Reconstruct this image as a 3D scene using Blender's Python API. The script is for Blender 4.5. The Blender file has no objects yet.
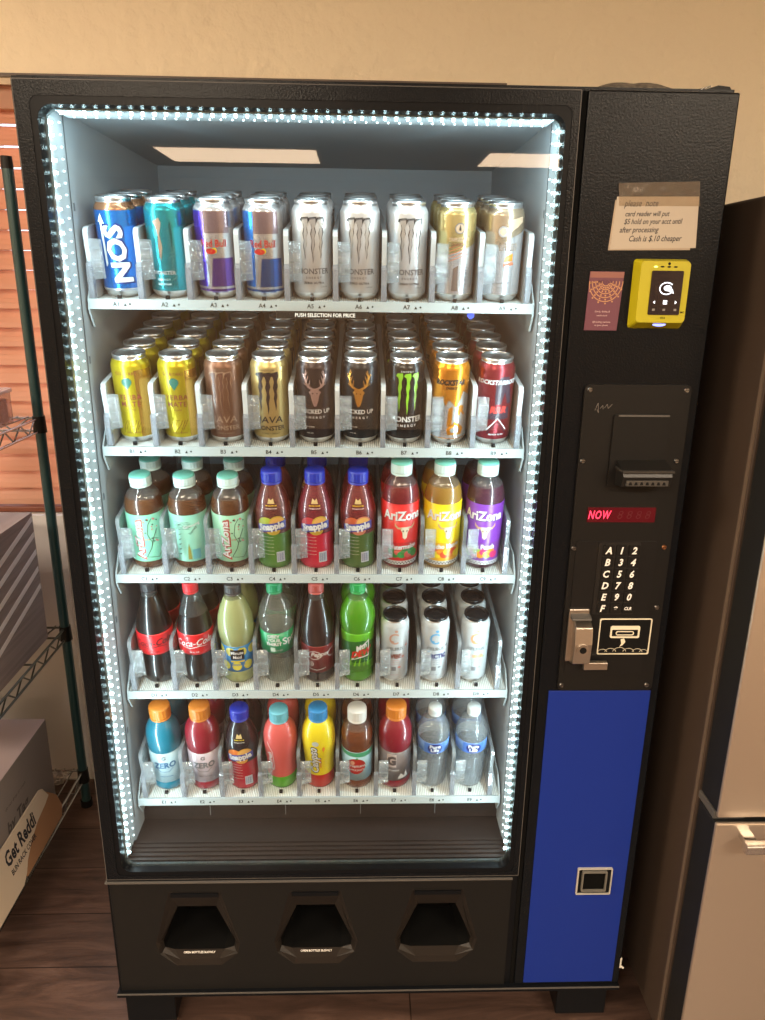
import bpy, bmesh, math, random
from mathutils import Vector, Matrix
from mathutils.geometry import tessellate_polygon
random.seed(7)
SC = bpy.context.scene
COL = SC.collection
PI = math.pi
R = math.radians
TILT = R(11)

# ------------------------------------------------------------------ materials
MATS = {}

def new_mat(name):
    m = bpy.data.materials.new(name)
    m.use_nodes = True
    nt = m.node_tree
    for n in list(nt.nodes):
        nt.nodes.remove(n)
    out = nt.nodes.new('ShaderNodeOutputMaterial')
    return m, nt, out

def add_bump(nt, b, scale, strength, dist=0.001, detail=4, stretch=None):
    tc = nt.nodes.new('ShaderNodeTexCoord')
    mp = nt.nodes.new('ShaderNodeMapping')
    if stretch:
        mp.inputs['Scale'].default_value = stretch
    n = nt.nodes.new('ShaderNodeTexNoise')
    n.inputs['Scale'].default_value = scale
    n.inputs['Detail'].default_value = detail
    bp = nt.nodes.new('ShaderNodeBump')
    bp.inputs['Strength'].default_value = strength
    bp.inputs['Distance'].default_value = dist
    nt.links.new(tc.outputs['Object'], mp.inputs['Vector'])
    nt.links.new(mp.outputs['Vector'], n.inputs['Vector'])
    nt.links.new(n.outputs['Fac'], bp.inputs['Height'])
    nt.links.new(bp.outputs['Normal'], b.inputs['Normal'])
    return n

def pm(name, col, rough=0.5, metal=0.0, bump=None, var=None, emit=None, estr=0.0, spec=0.5, coat=0.0):
    """principled material; bump=(scale,strength[,dist]); var=(scale, other colour)"""
    if name in MATS:
        return MATS[name]
    m, nt, out = new_mat(name)
    b = nt.nodes.new('ShaderNodeBsdfPrincipled')
    b.inputs['Base Color'].default_value = (*col, 1)
    b.inputs['Roughness'].default_value = rough
    b.inputs['Metallic'].default_value = metal
    b.inputs['Specular IOR Level'].default_value = spec
    b.inputs['Coat Weight'].default_value = coat
    b.inputs['Coat Roughness'].default_value = 0.08
    if emit:
        b.inputs['Emission Color'].default_value = (*emit, 1)
        b.inputs['Emission Strength'].default_value = estr
    if bump:
        add_bump(nt, b, bump[0], bump[1], bump[2] if len(bump) > 2 else 0.001, 4, bump[3] if len(bump) > 3 else None)
    if var:
        tc = nt.nodes.new('ShaderNodeTexCoord')
        mp = nt.nodes.new('ShaderNodeMapping')
        if len(var) > 2:
            mp.inputs['Scale'].default_value = var[2]
        n = nt.nodes.new('ShaderNodeTexNoise')
        n.inputs['Scale'].default_value = var[0]
        n.inputs['Detail'].default_value = 5
        r = nt.nodes.new('ShaderNodeValToRGB')
        r.color_ramp.elements[0].position = 0.35
        r.color_ramp.elements[1].position = 0.65
        r.color_ramp.elements[0].color = (*col, 1)
        r.color_ramp.elements[1].color = (*var[1], 1)
        nt.links.new(tc.outputs['Object'], mp.inputs['Vector'])
        nt.links.new(mp.outputs['Vector'], n.inputs['Vector'])
        nt.links.new(n.outputs['Fac'], r.inputs['Fac'])
        nt.links.new(r.outputs['Color'], b.inputs['Base Color'])
    nt.links.new(b.outputs[0], out.inputs['Surface'])
    MATS[name] = m
    return m

def thin(name, tint=(1, 1, 1), rough=0.05, ior=1.45, body=None, bfac=0.0, bump=None):
    """thin clear sheet: see-through tint + fresnel reflection + optional milky body"""
    if name in MATS:
        return MATS[name]
    m, nt, out = new_mat(name)
    tr = nt.nodes.new('ShaderNodeBsdfTransparent')
    tr.inputs['Color'].default_value = (*tint, 1)
    gl = nt.nodes.new('ShaderNodeBsdfGlossy')
    gl.inputs['Roughness'].default_value = rough
    fr = nt.nodes.new('ShaderNodeFresnel')
    fr.inputs['IOR'].default_value = ior
    # the sheet is thin: both of its faces reflect like the outside of the material
    ge = nt.nodes.new('ShaderNodeNewGeometry')
    iv = nt.nodes.new('ShaderNodeMapRange')
    iv.inputs['To Min'].default_value = ior
    iv.inputs['To Max'].default_value = 1.0 / ior
    nt.links.new(ge.outputs['Backfacing'], iv.inputs['Value'])
    nt.links.new(iv.outputs['Result'], fr.inputs['IOR'])
    mx = nt.nodes.new('ShaderNodeMixShader')
    base = tr.outputs[0]
    if body:
        df = nt.nodes.new('ShaderNodeBsdfPrincipled')
        df.inputs['Base Color'].default_value = (*body, 1)
        df.inputs['Roughness'].default_value = 0.4
        m2 = nt.nodes.new('ShaderNodeMixShader')
        m2.inputs['Fac'].default_value = bfac
        nt.links.new(tr.outputs[0], m2.inputs[1])
        nt.links.new(df.outputs[0], m2.inputs[2])
        base = m2.outputs[0]
    nt.links.new(fr.outputs[0], mx.inputs['Fac'])
    nt.links.new(base, mx.inputs[1])
    nt.links.new(gl.outputs[0], mx.inputs[2])
    if bump:
        add_bump(nt, gl, bump[0], bump[1], bump[2] if len(bump) > 2 else 0.001, 2, bump[3] if len(bump) > 3 else None)
        bp = [n for n in nt.nodes if n.type == 'BUMP'][0]
        nt.links.new(bp.outputs['Normal'], fr.inputs['Normal'])
    nt.links.new(mx.outputs[0], out.inputs['Surface'])
    MATS[name] = m
    return m

def clear_glass(name, col, ior=1.30):
    if name in MATS:
        return MATS[name]
    m, nt, out = new_mat(name)
    g = nt.nodes.new('ShaderNodeBsdfGlass'); g.inputs['Color'].default_value = (*col, 1)
    g.inputs['IOR'].default_value = ior; g.inputs['Roughness'].default_value = 0.0
    t = nt.nodes.new('ShaderNodeBsdfTransparent'); t.inputs['Color'].default_value = (0.97, 0.98, 0.98, 1)
    mx = nt.nodes.new('ShaderNodeMixShader'); mx.inputs['Fac'].default_value = 0.72
    nt.links.new(g.outputs[0], mx.inputs[1]); nt.links.new(t.outputs[0], mx.inputs[2])
    nt.links.new(mx.outputs[0], out.inputs['Surface'])
    MATS[name] = m
    return m

# ------------------------------------------------------------------ mesh accumulator
_tcache = {}

def text2d(s, size, bold=0.0, shear=0.0, space=1.0, font_res=2):
    key = (s, round(size, 5), bold, shear, space)
    if key in _tcache:
        return _tcache[key]
    cu = bpy.data.curves.new('t', 'FONT')
    cu.body = s
    cu.size = 1.0
    cu.offset = bold
    cu.shear = shear
    cu.space_character = space
    cu.resolution_u = font_res
    cu.align_x = 'CENTER'
    ob = bpy.data.objects.new('t', cu)
    me = ob.to_mesh()
    vs = [(v.co.x, v.co.y) for v in me.vertices]
    fs = [tuple(p.vertices) for p in me.polygons]
    ob.to_mesh_clear()
    bpy.data.objects.remove(ob)
    bpy.data.curves.remove(cu)
    if vs:
        x0 = min(v[0] for v in vs); x1 = max(v[0] for v in vs)
        y0 = min(v[1] for v in vs); y1 = max(v[1] for v in vs)
        cx, cy = (x0 + x1) / 2, (y0 + y1) / 2
        k = size / 0.73          # size = capital height
        vs = [((x - cx) * k, (y - cy) * k) for x, y in vs]
    _tcache[key] = (vs, fs)
    return _tcache[key]

def poly2d(pts):
    t = tessellate_polygon([[Vector((p[0], p[1], 0)) for p in pts]])
    fs = []
    for a, b, c in t:
        ax, ay = pts[a]; bx, by = pts[b]; cx, cy = pts[c]
        if (bx - ax) * (cy - ay) - (by - ay) * (cx - ax) < 0:
            b, c = c, b
        fs.append((a, b, c))
    return list(pts), fs

def ellipse(rx, ry=None, n=20, cx=0, cy=0):
    ry = ry or rx
    return [(cx + rx * math.cos(2 * PI * i / n), cy + ry * math.sin(2 * PI * i / n)) for i in range(n)]

def rectp(x0, x1, y0, y1):
    return [(x0, y0), (x1, y0), (x1, y1), (x0, y1)]

def stroke(pts, w):
    """list of quads along a polyline -> polygon outline"""
    L, Rr = [], []
    n = len(pts)
    for i, p in enumerate(pts):
        a = pts[max(0, i - 1)]; b = pts[min(n - 1, i + 1)]
        dx, dy = b[0] - a[0], b[1] - a[1]
        d = math.hypot(dx, dy) or 1
        ww = w[i] if isinstance(w, (list, tuple)) else w
        nx, ny = -dy / d * ww / 2, dx / d * ww / 2
        L.append((p[0] + nx, p[1] + ny)); Rr.append((p[0] - nx, p[1] - ny))
    return L, Rr

def xf2(vs, sx=1, sy=1, rot=0, dx=0, dy=0):
    c, s = math.cos(R(rot)), math.sin(R(rot))
    return [((x * sx) * c - (y * sy) * s + dx, (x * sx) * s + (y * sy) * c + dy) for x, y in vs]

class PM:
    def __init__(self):
        self.v = []; self.f = []; self.mi = []; self.sm = []; self.mats = []

    def m(self, mat):
        if mat not in self.mats:
            self.mats.append(mat)
        return self.mats.index(mat)

    def add(self, vs, fs, mat, smooth=False):
        o = len(self.v); k = self.m(mat)
        self.v += [tuple(v) for v in vs]
        for f in fs:
            self.f.append([i + o for i in f]); self.mi.append(k); self.sm.append(smooth)
        return self

    def box(self, x0, x1, y0, y1, z0, z1, mat):
        vs = [(x0, y0, z0), (x1, y0, z0), (x1, y1, z0), (x0, y1, z0), (x0, y0, z1), (x1, y0, z1), (x1, y1, z1), (x0, y1, z1)]
        fs = [(0, 3, 2, 1), (4, 5, 6, 7), (0, 1, 5, 4), (1, 2, 6, 5), (2, 3, 7, 6), (3, 0, 4, 7)]
        return self.add(vs, fs, mat)

    def cyl(self, p0, p1, r, mat, n=12, r2=None, caps=True, smooth=True):
        p0, p1 = Vector(p0), Vector(p1)
        r2 = r if r2 is None else r2
        d = (p1 - p0).normalized()
        a = d.orthogonal().normalized(); b = d.cross(a)
        vs = []
        for p, rr in ((p0, r), (p1, r2)):
            for i in range(n):
                t = 2 * PI * i / n
                vs.append(p + a * math.cos(t) * rr + b * math.sin(t) * rr)
        fs = [(i, (i + 1) % n, n + (i + 1) % n, n + i) for i in range(n)]
        self.add(vs, fs, mat, smooth)
        if caps:
            self.add(vs[:n], [tuple(reversed(range(n)))], mat)
            self.add(vs[n:], [tuple(range(n))], mat)
        return self

    def tube(self, pts, r, mat, n=8):
        for a, b in zip(pts[:-1], pts[1:]):
            self.cyl(a, b, r, mat, n)
        return self

    def lathe(self, prof, mat, n=32, smooth=True, cx=0, cy=0, twist=None, mats=None):
        """prof list of (r,z) bottom->top; mats optional per segment"""
        vs = []
        for (r, z) in prof:
            for i in range(n):
                t = 2 * PI * i / n
                rr = r
                if twist:
                    rr = r * twist(t, z)
                vs.append((cx + rr * math.cos(t), cy + rr * math.sin(t), z))
        o = len(self.v)
        self.v += vs
        for j in range(len(prof) - 1):
            k = self.m(mats[j] if mats else mat)
            for i in range(n):
                a, b = j * n + i, j * n + (i + 1) % n
                self.f.append([o + a, o + b, o + b + n, o + a + n]); self.mi.append(k); self.sm.append(smooth)
        return self

    def prism(self, pts, axis, a0, a1, mat):
        """extrude a 2D polygon. axis 'x': pts=(y,z); 'y': pts=(x,z); 'z': pts=(x,y)"""
        def P(p, a):
            return {'x': (a, p[0], p[1]), 'y': (p[0], a, p[1]), 'z': (p[0], p[1], a)}[axis]
        n = len(pts)
        ar = sum(pts[i][0] * pts[(i + 1) % n][1] - pts[(i + 1) % n][0] * pts[i][1] for i in range(n))
        if (ar < 0):
            pts = list(reversed(pts))
        vs = [P(p, a0) for p in pts] + [P(p, a1) for p in pts]
        _, tf = poly2d(pts)
        flip = axis == 'y'
        lo = [f if flip else tuple(reversed(f)) for f in tf]
        hi = [tuple(i + n for i in (reversed(f) if flip else f)) for f in tf]
        sd = []
        for i in range(n):
            j = (i + 1) % n
            q = (i, j, n + j, n + i)
            sd.append(tuple(reversed(q)) if flip else q)
        return self.add(vs, lo + hi + sd, mat)

    # flat drawing on a plane facing -y ------------------------------------
    def draw(self, shape, mat, y=0.0, **k):
        vs, fs = shape
        vs = xf2(vs, **k)
        return self.add([(x, y, z) for x, z in vs], fs, mat)

    # drawing wrapped around a body of revolution ---------------------------
    def wrap(self, shape, mat, rad, eps=0.0002, step=0.004, **k):
        vs, fs = shape
        if not vs:
            return self
        vs = xf2(vs, **k)
        bm = bmesh.new()
        bv = [bm.verts.new((x, y, 0)) for x, y in vs]
        for f in fs:
            try:
                bm.faces.new([bv[i] for i in f])
            except ValueError:
                pass
        if step:
            xs = [v[0] for v in vs]; ys = [v[1] for v in vs]
            x = math.floor(min(xs) / step) * step + step
            while x < max(xs):
                bmesh.ops.bisect_plane(bm, geom=bm.verts[:] + bm.edges[:] + bm.faces[:], plane_co=(x, 0, 0), plane_no=(1, 0, 0))
                x += step
            st = step * 2
            y = math.floor(min(ys) / st) * st + st
            while y < max(ys):
                bmesh.ops.bisect_plane(bm, geom=bm.verts[:] + bm.edges[:] + bm.faces[:], plane_co=(0, y, 0), plane_no=(0, 1, 0))
                y += st
        R0 = rad(0.5 * (min(v[1] for v in vs) + max(v[1] for v in vs)))
        bm.verts.index_update()
        out = []
        for v in bm.verts:
            th = v.co.x / R0
            r = rad(v.co.y) + eps
            out.append((r * math.sin(th), -r * math.cos(th), v.co.y))
        self.add(out, [[v.index for v in f.verts] for f in bm.faces], mat, True)
        bm.free()
        return self

    def build(self, name, parent=None, bevel=0, seg=2, loc=None):
        me = bpy.data.meshes.new(name)
        me.from_pydata(self.v, [], self.f)
        for mt in self.mats:
            me.materials.append(mt)
        me.polygons.foreach_set('material_index', self.mi)
        me.polygons.foreach_set('use_smooth', self.sm)
        me.update()
        o = bpy.data.objects.new(name, me)
        COL.objects.link(o)
        if parent:
            o.parent = parent
        if loc:
            o.location = loc
        if bevel:
            b = o.modifiers.new('bevel', 'BEVEL')
            b.width = bevel; b.segments = seg; b.limit_method = 'ANGLE'; b.angle_limit = R(40)
            b.harden_normals = False
        return o

def radf(prof):
    """outer radius at height from a (r,z) profile with rising z"""
    P = sorted(set((z, r) for r, z in prof))
    def f(h):
        if h <= P[0][0]:
            return P[0][1]
        for (z0, r0), (z1, r1) in zip(P[:-1], P[1:]):
            if z0 <= h <= z1:
                return r0 + (r1 - r0) * (h - z0) / (z1 - z0 or 1)
        return P[-1][1]
    return f

def thing(name, label, cat, loc=(0, 0, 0), rot=(0, 0, 0), group=None):
    o = bpy.data.objects.new(name, None)
    o.empty_display_size = 0.02
    COL.objects.link(o)
    o.location = loc; o.rotation_euler = rot
    o['label'] = label; o['category'] = cat
    if group:
        o['group'] = group
    return o

def tag(o, label, cat, group=None):
    o['label'] = label; o['category'] = cat
    if group:
        o['group'] = group
    return o

def struct(o):
    o['kind'] = 'structure'
    return o

def copy_tree(o, parent=None):
    c = o.copy(); COL.objects.link(c); c.parent = parent
    for ch in list(o.children):
        copy_tree(ch, c)
    return c
# ================================================================== SETTING
W = 1.03          # machine width, front face x 0..W at y=0
WALLY = 0.82
paint = pm('cream_paint', (0.90, 0.80, 0.62), 0.75, bump=(20, 1.0, 0.010))
paint_low = pm('grey_paint', (0.70, 0.69, 0.70), 0.8, bump=(28, 0.5, 0.003))
ceil_m = pm('ceiling_tile', (0.75, 0.72, 0.66), 0.9, bump=(300, 0.3))

def floor_material():
    m, nt, out = new_mat('dark_wood_floor')
    b = nt.nodes.new('ShaderNodeBsdfPrincipled')
    tc = nt.nodes.new('ShaderNodeTexCoord')
    mp = nt.nodes.new('ShaderNodeMapping')
    mp.inputs['Scale'].default_value = (1.0, 7.0, 1.0)
    n1 = nt.nodes.new('ShaderNodeTexNoise'); n1.inputs['Scale'].default_value = 3.0; n1.inputs['Detail'].default_value = 9; n1.inputs['Distortion'].default_value = 1.2
    n1.inputs['Roughness'].default_value = 0.7
    r = nt.nodes.new('ShaderNodeValToRGB')
    e = r.color_ramp.elements
    e[0].position = 0.3; e[0].color = (0.030, 0.018, 0.014, 1)
    e[1].position = 0.72; e[1].color = (0.15, 0.092, 0.072, 1)
    x = e.new(0.5); x.color = (0.080, 0.046, 0.035, 1)
    br = nt.nodes.new('ShaderNodeTexBrick')
    br.inputs['Scale'].default_value = 1.0
    br.inputs['Brick Width'].default_value = 1.2
    br.inputs['Row Height'].default_value = 0.15
    br.inputs['Mortar Size'].default_value = 0.0015
    br.inputs['Color1'].default_value = (0.75, 0.75, 0.75, 1)
    br.inputs['Color2'].default_value = (1.15, 1.1, 1.05, 1)
    br.inputs['Mortar'].default_value = (0.15, 0.12, 0.1, 1)
    mx = nt.nodes.new('ShaderNodeMix'); mx.data_type = 'RGBA'; mx.blend_type = 'MULTIPLY'
    mx.inputs['Factor'].default_value = 1.0
    nt.links.new(tc.outputs['Object'], mp.inputs['Vector'])
    nt.links.new(mp.outputs['Vector'], n1.inputs['Vector'])
    nt.links.new(tc.outputs['Object'], br.inputs['Vector'])
    nt.links.new(n1.outputs['Fac'], r.inputs['Fac'])
    nt.links.new(r.outputs['Color'], mx.inputs['A'])
    nt.links.new(br.outputs['Color'], mx.inputs['B'])
    nt.links.new(mx.outputs['Result'], b.inputs['Base Color'])
    b.inputs['Roughness'].default_value = 0.42
    bp = nt.nodes.new('ShaderNodeBump'); bp.inputs['Strength'].default_value = 0.25; bp.inputs['Distance'].default_value = 0.002
    nt.links.new(n1.outputs['Fac'], bp.inputs['Height'])
    nt.links.new(bp.outputs['Normal'], b.inputs['Normal'])
    nt.links.new(b.outputs[0], out.inputs['Surface'])
    return m

X0, X1, Y0, H = -2.3, 3.4, -6.6, 2.44
struct(PM().box(X0 - .1, X1 + .1, Y0 - .1, WALLY + .2, -0.1, 0, floor_material()).build('floor'))
struct(PM().box(X0 - .1, X1 + .1, Y0 - .1, WALLY + .2, H, H + .1, ceil_m).build('ceiling'))
# wall behind the machine with the window opening
WX0, WX1, WZ0, WZ1 = -1.75, 0.835, 0.865, 1.945
w = PM()
w.box(X0, WX0, WALLY, WALLY + .14, 0, H, paint)
w.box(WX1, X1, WALLY, WALLY + .14, 0, H, paint)
w.box(WX0, WX1, WALLY, WALLY + .14, WZ1, H, paint)
w.box(WX0, WX1, WALLY, WALLY + .14, 0, WZ0, paint_low)
struct(w.build('wall_back'))
struct(PM().box(X0 - .1, X0, Y0, WALLY + .14, 0, H, paint).build('wall_left'))
struct(PM().box(X1, X1 + .1, Y0, WALLY + .14, 0, H, paint).build('wall_right'))
far = pm('tan_paint', (0.78, 0.58, 0.42), 0.8, bump=(40, 0.3, 0.002))
struct(PM().box(X0, X1, Y0 - .1, Y0, 0, H, far).build('wall_front'))
# window
wf = pm('window_vinyl', (0.75, 0.75, 0.73), 0.4)
fr = PM()
for a in ((WX0, WX1, WZ0, WZ0 + .045), (WX0, WX1, WZ1 - .045, WZ1), (WX0, WX0 + .045, WZ0 + .045, WZ1 - .045), (WX1 - .045, WX1, WZ0 + .045, WZ1 - .045), (-0.48, -0.43, WZ0 + .045, WZ1 - .045)):
    fr.box(a[0], a[1], WALLY + .085, WALLY + .125, a[2], a[3], wf)
fro = struct(fr.build('window_1'))
pn = PM().box(WX0 + .04, WX1 - .04, WALLY + .102, WALLY + .106, WZ0 + .04, WZ1 - .04, thin('window_glass')).build('pane', fro)
tr = pm('dark_trim', (0.10, 0.075, 0.06), 0.5)
tl = pm('cream_trim', (0.60, 0.48, 0.34), 0.6)
struct(PM().box(WX0, WX1, WALLY - .012, WALLY + .002, WZ1 + .003, WZ1 + .011, tr).box(WX0, WX1 , WALLY - .006, WALLY + .002, WZ1 - .012, WZ1 + .003, tl).build('trim_1'))

# blinds
slat = None
def slat_material():
    m, nt, out = new_mat('orange_wood_slat')
    b = nt.nodes.new('ShaderNodeBsdfPrincipled')
    b.inputs['Base Color'].default_value = (0.62, 0.36, 0.24, 1)
    b.inputs['Roughness'].default_value = 0.45
    t = nt.nodes.new('ShaderNodeBsdfTranslucent'); t.inputs['Color'].default_value = (0.95, 0.55, 0.38, 1)
    mx = nt.nodes.new('ShaderNodeMixShader'); mx.inputs['Fac'].default_value = 0.42
    nt.links.new(b.outputs[0], mx.inputs[1]); nt.links.new(t.outputs[0], mx.inputs[2])
    add_bump(nt, b, 60, 0.2, 0.001, 3, (0.1, 1, 1))
    nt.links.new(mx.outputs[0], out.inputs['Surface'])
    return m
slat = slat_material()
BL = thing('window_blind', 'orange wooden venetian blind closed over the window behind the machine', 'blind', (WX0, WALLY + .05, WZ0))
s = PM()
z = 0.045
nsl = 0
while z < WZ1 - WZ0 - 0.06:
    # tilted slat, slightly curved
    hw, tt = 0.0265, R(62)
    for i in range(4):
        a0 = -1 + i * 0.5; a1 = a0 + 0.5
        def P(a):
            c = 0.0025 * (1 - a * a)
            return (a * hw * math.cos(tt) - c * math.sin(tt), a * hw * math.sin(tt) + c * math.cos(tt))
        (ya, za), (yb, zb) = P(a0), P(a1)
        x0_, x1_ = 0.012, WX1 - WX0 - 0.012
        n = Vector((-(zb - za), (yb - ya))).normalized() * 0.0013
        q = [(ya - n[0], za - n[1]), (yb - n[0], zb - n[1]), (yb + n[0], zb + n[1]), (ya + n[0], za + n[1])]
        s.prism([(y_, z_ + z) for y_, z_ in q], 'x', x0_, x1_, slat)
    z += 0.0485
s.build('slats', BL)
PM().box(0.006, WX1 - WX0 - .006, -.03, .03, WZ1 - WZ0 - .06, WZ1 - WZ0 - .004, slat).build('headrail', BL, .003)
PM().box(0.012, WX1 - WX0 - .012, -.026, .026, 0.002, 0.018, pm('slat_rail', (0.20, 0.06, 0.03), 0.5)).build('bottom_rail', BL, .003)
cdm = pm('cord_white', (0.8, 0.75, 0.7), 0.7)
for lx in (0.25, 0.85, 2.2):
    PM().box(lx, lx + .003, -.032, -.030, 0.01, WZ1 - WZ0 - .06, cdm).build('ladder_cord', BL)

# ceiling troffers
lampm = pm('troffer_diffuser', (0.9, 0.85, 0.75), 0.6, emit=(1.0, 0.66, 0.40), estr=1.5)
fw = pm('troffer_frame', (0.8, 0.78, 0.72), 0.5)
spots = [(-0.44, -5.1, 'ceiling light panel far behind on the left'), (2.03, -5.1, 'ceiling light panel far behind on the right'),
         (-1.50, -0.85, 'ceiling light panel over the wire rack'),  # added lamp out of view, brightens the rack area
         (-0.44, -2.4, 'ceiling light panel nearer on the left'), (2.03, -2.4, 'ceiling light panel nearer on the right')]  # unseen pair added for general room light
for (lx, ly, lab) in spots:
    t = thing('ceiling_light', 'rectangular warm ' + lab, 'ceiling light', (lx, ly, H), group='ceiling light panels')
    f = PM()
    for a in ((-.63, .63, -.37, -.34), (-.63, .63, .34, .37), (-.63, -.60, -.34, .34), (.60, .63, -.34, .34)):
        f.box(a[0], a[1], a[2], a[3], -.014, 0, fw)
    f.build('frame', t)
    PM().box(-.60, .60, -.34, .34, -.010, -.001, lampm).build('diffuser', t)
    L = bpy.data.lights.new('troffer_light', 'AREA'); L.shape = 'RECTANGLE'; L.size = 1.18; L.size_y = 0.66
    L.energy = 26 if ly < -4 else (55 if ly > -1 else 108); L.color = (1.0, 0.72, 0.48) if ly < -4 else (1.0, 0.82, 0.62)
    lo = bpy.data.objects.new('troffer_light', L); COL.objects.link(lo); lo.location = (lx, ly, H - .02)
# ================================================================== VENDING MACHINE
black = pm('black_enamel', (0.0052, 0.0062, 0.0080), 0.27, bump=(330, 0.7, 0.0006), spec=0.15)
black_s = pm('black_smooth', (0.0052, 0.0058, 0.0072), 0.35, spec=0.13)
black_pl = pm('black_plastic', (0.010, 0.0097, 0.0095), 0.45, spec=0.2, bump=(400, 0.2, 0.0005))
edge = pm('worn_edge', (0.09, 0.085, 0.08), 0.5)
liner = pm('grey_liner', (0.33, 0.37, 0.395), 0.45, bump=(60, 0.05))
dark_in = pm('dark_interior', (0.014, 0.0095, 0.008), 0.6, spec=0.25)
chrome = pm('chrome', (0.75, 0.74, 0.72), 0.22, 1.0)
steel = pm('worn_steel', (0.55, 0.50, 0.44), 0.35, 1.0, bump=(200, 0.2))
white_ink = pm('white_ink', (0.85, 0.85, 0.82), 0.6)
cream_ink = pm('cream_ink', (0.78, 0.72, 0.55), 0.6)
black_ink = pm('black_ink', (0.006, 0.006, 0.006), 0.6, spec=0.15)
grey_ink = pm('grey_ink', (0.25, 0.25, 0.25), 0.6)

VM = thing('vending_machine', 'black glass-front drink vending machine with blue lower panel against the wall', 'vending machine', (0, 0, 0))
ZT, ZB = 1.763, 0.10
c = PM()
c.box(0.004, 0.022, 0.012, 0.80, ZB + .005, ZT - .006, black)            # left side
c.box(0.815, 1.026, 0.035, 0.80, ZB + .005, 0.78, black_s)             # right block (electronics)
c.box(0.815, 1.026, 0.035, 0.80, 0.78, ZT - .006, black_s)
c.box(0.022, 0.815, 0.70, 0.80, ZB + .005, ZT - .006, black_s)
c.box(0.004, 1.026, 0.012, 0.80, ZT - .006, ZT + .006, black)            # top
c.box(0.022, 0.815, 0.012, 0.70, ZB + .005, ZB + .02, black_s)
c.build('cabinet', VM)
# liner of the cold compartment
l = PM()
l.box(0.0222, 0.0302, 0.028, 0.66, 0.395, 1.748, liner)
l.box(0.785, 0.8148, 0.028, 0.66, 0.395, 1.748, liner)
l.box(0.0302, 0.785, 0.655, 0.698, 0.395, 1.748, liner)
l.box(0.0302, 0.785, 0.028, 0.655, 1.742, 1.7568, liner)
l.box(0.0302, 0.785, 0.17, 0.655, 0.395, 0.405, dark_in)
seam = pm('liner_seam', (0.10, 0.12, 0.13), 0.6)
for xx in (0.0302, 0.7840):
    l.box(xx, xx + .001, 0.098, 0.100, 0.45, 1.74, seam)
    for zz in (1.60, 1.36, 1.12, 0.88, 0.64):
        l.box(xx, xx + .001, 0.108, 0.113, zz, zz + .012, seam)
l.build('liner', VM)
# delivery chute front: dark panel and ridged sill below the lowest shelf
d = PM()

for k in range(5):
    d.box(0.0303, 0.7849, 0.030 + k * .012, 0.037 + k * .012, 0.3955, 0.4045, dark_in)
d.box(0.0303, 0.7849, 0.028, 0.17, 0.384, 0.3955, dark_in)
d.box(0.0303, 0.7849, 0.158, 0.164, 0.3955, 0.452, dark_in)
for xx in (0.17, 0.33, 0.49, 0.65):
    d.box(xx, xx + .0015, 0.1572, 0.158, 0.405, 0.452, seam)
d.build('delivery_sill', VM)

# ---- door: frame around the glass
def rounded(x0, x1, z0, z1, r, n=6):
    P = []
    for cx, cz, a0 in ((x1 - r, z0 + r, -90), (x1 - r, z1 - r, 0), (x0 + r, z1 - r, 90), (x0 + r, z0 + r, 180)):
        for i in range(n + 1):
            a = R(a0 + 90 * i / n)
            P.append((cx + r * math.cos(a), cz + r * math.sin(a)))
    return P

def ring(pmx, outer, inner, y0, y1, mat):
    """frame between two outlines with the same point count, solid from y0 (front) to y1"""
    n = len(outer)
    vs = [(x, y0, z) for x, z in outer] + [(x, y0, z) for x, z in inner] + [(x, y1, z) for x, z in outer] + [(x, y1, z) for x, z in inner]
    fs = []
    for i in range(n):
        j = (i + 1) % n
        fs.append((i, j, n + j, n + i))
        fs.append((2 * n + j, 2 * n + i, 3 * n + i, 3 * n + j))
        fs.append((n + i, n + j, 3 * n + j, 3 * n + i))
        fs.append((j, i, 2 * n + i, 2 * n + j))
    pmx.add(vs, fs, mat)

OX0, OX1, OZ0, OZ1 = 0.031, 0.782, 0.403, 1.731
g = PM()
o1 = rounded(0.0, 0.802, 0.385, ZT, 0.002)
i1 = rounded(0.022, 0.790, 0.394, 1.742, 0.012)
ring(g, o1, i1, 0.0, 0.027, black)
i2 = rounded(OX0, OX1, OZ0, OZ1, 0.02)
ring(g, rounded(0.0215, 0.7905, 0.3935, 1.7425, 0.012), i2, 0.0013, 0.0275, black_s)
ring(g, rounded(0.0005, 0.8015, 0.3855, ZT - .0005, 0.002), rounded(0.0015, 0.8005, 0.3865, ZT - .0015, 0.002), -0.0004, 0.001, edge)
g.build('door_frame', VM)
PM().box(OX0 - .006, OX1 + .006, 0.012, 0.016, OZ0 - .006, OZ1 + .006, thin('display_glass', (0.97, 0.985, 0.98), 0.0, 1.52)).build('glass_pane', VM)
gk = PM()
ring(gk, rounded(OX0 - .002, OX1 + .002, OZ0 - .002, OZ1 + .002, 0.02), rounded(OX0 + .005, OX1 - .005, OZ0 + .005, OZ1 - .005, 0.017), 0.0165, 0.0215, thin('clear_gasket', (0.85, 0.9, 0.9), 0.1, 1.6, (0.5, 0.6, 0.6), 0.06))
gk.build('gasket', VM)

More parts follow.
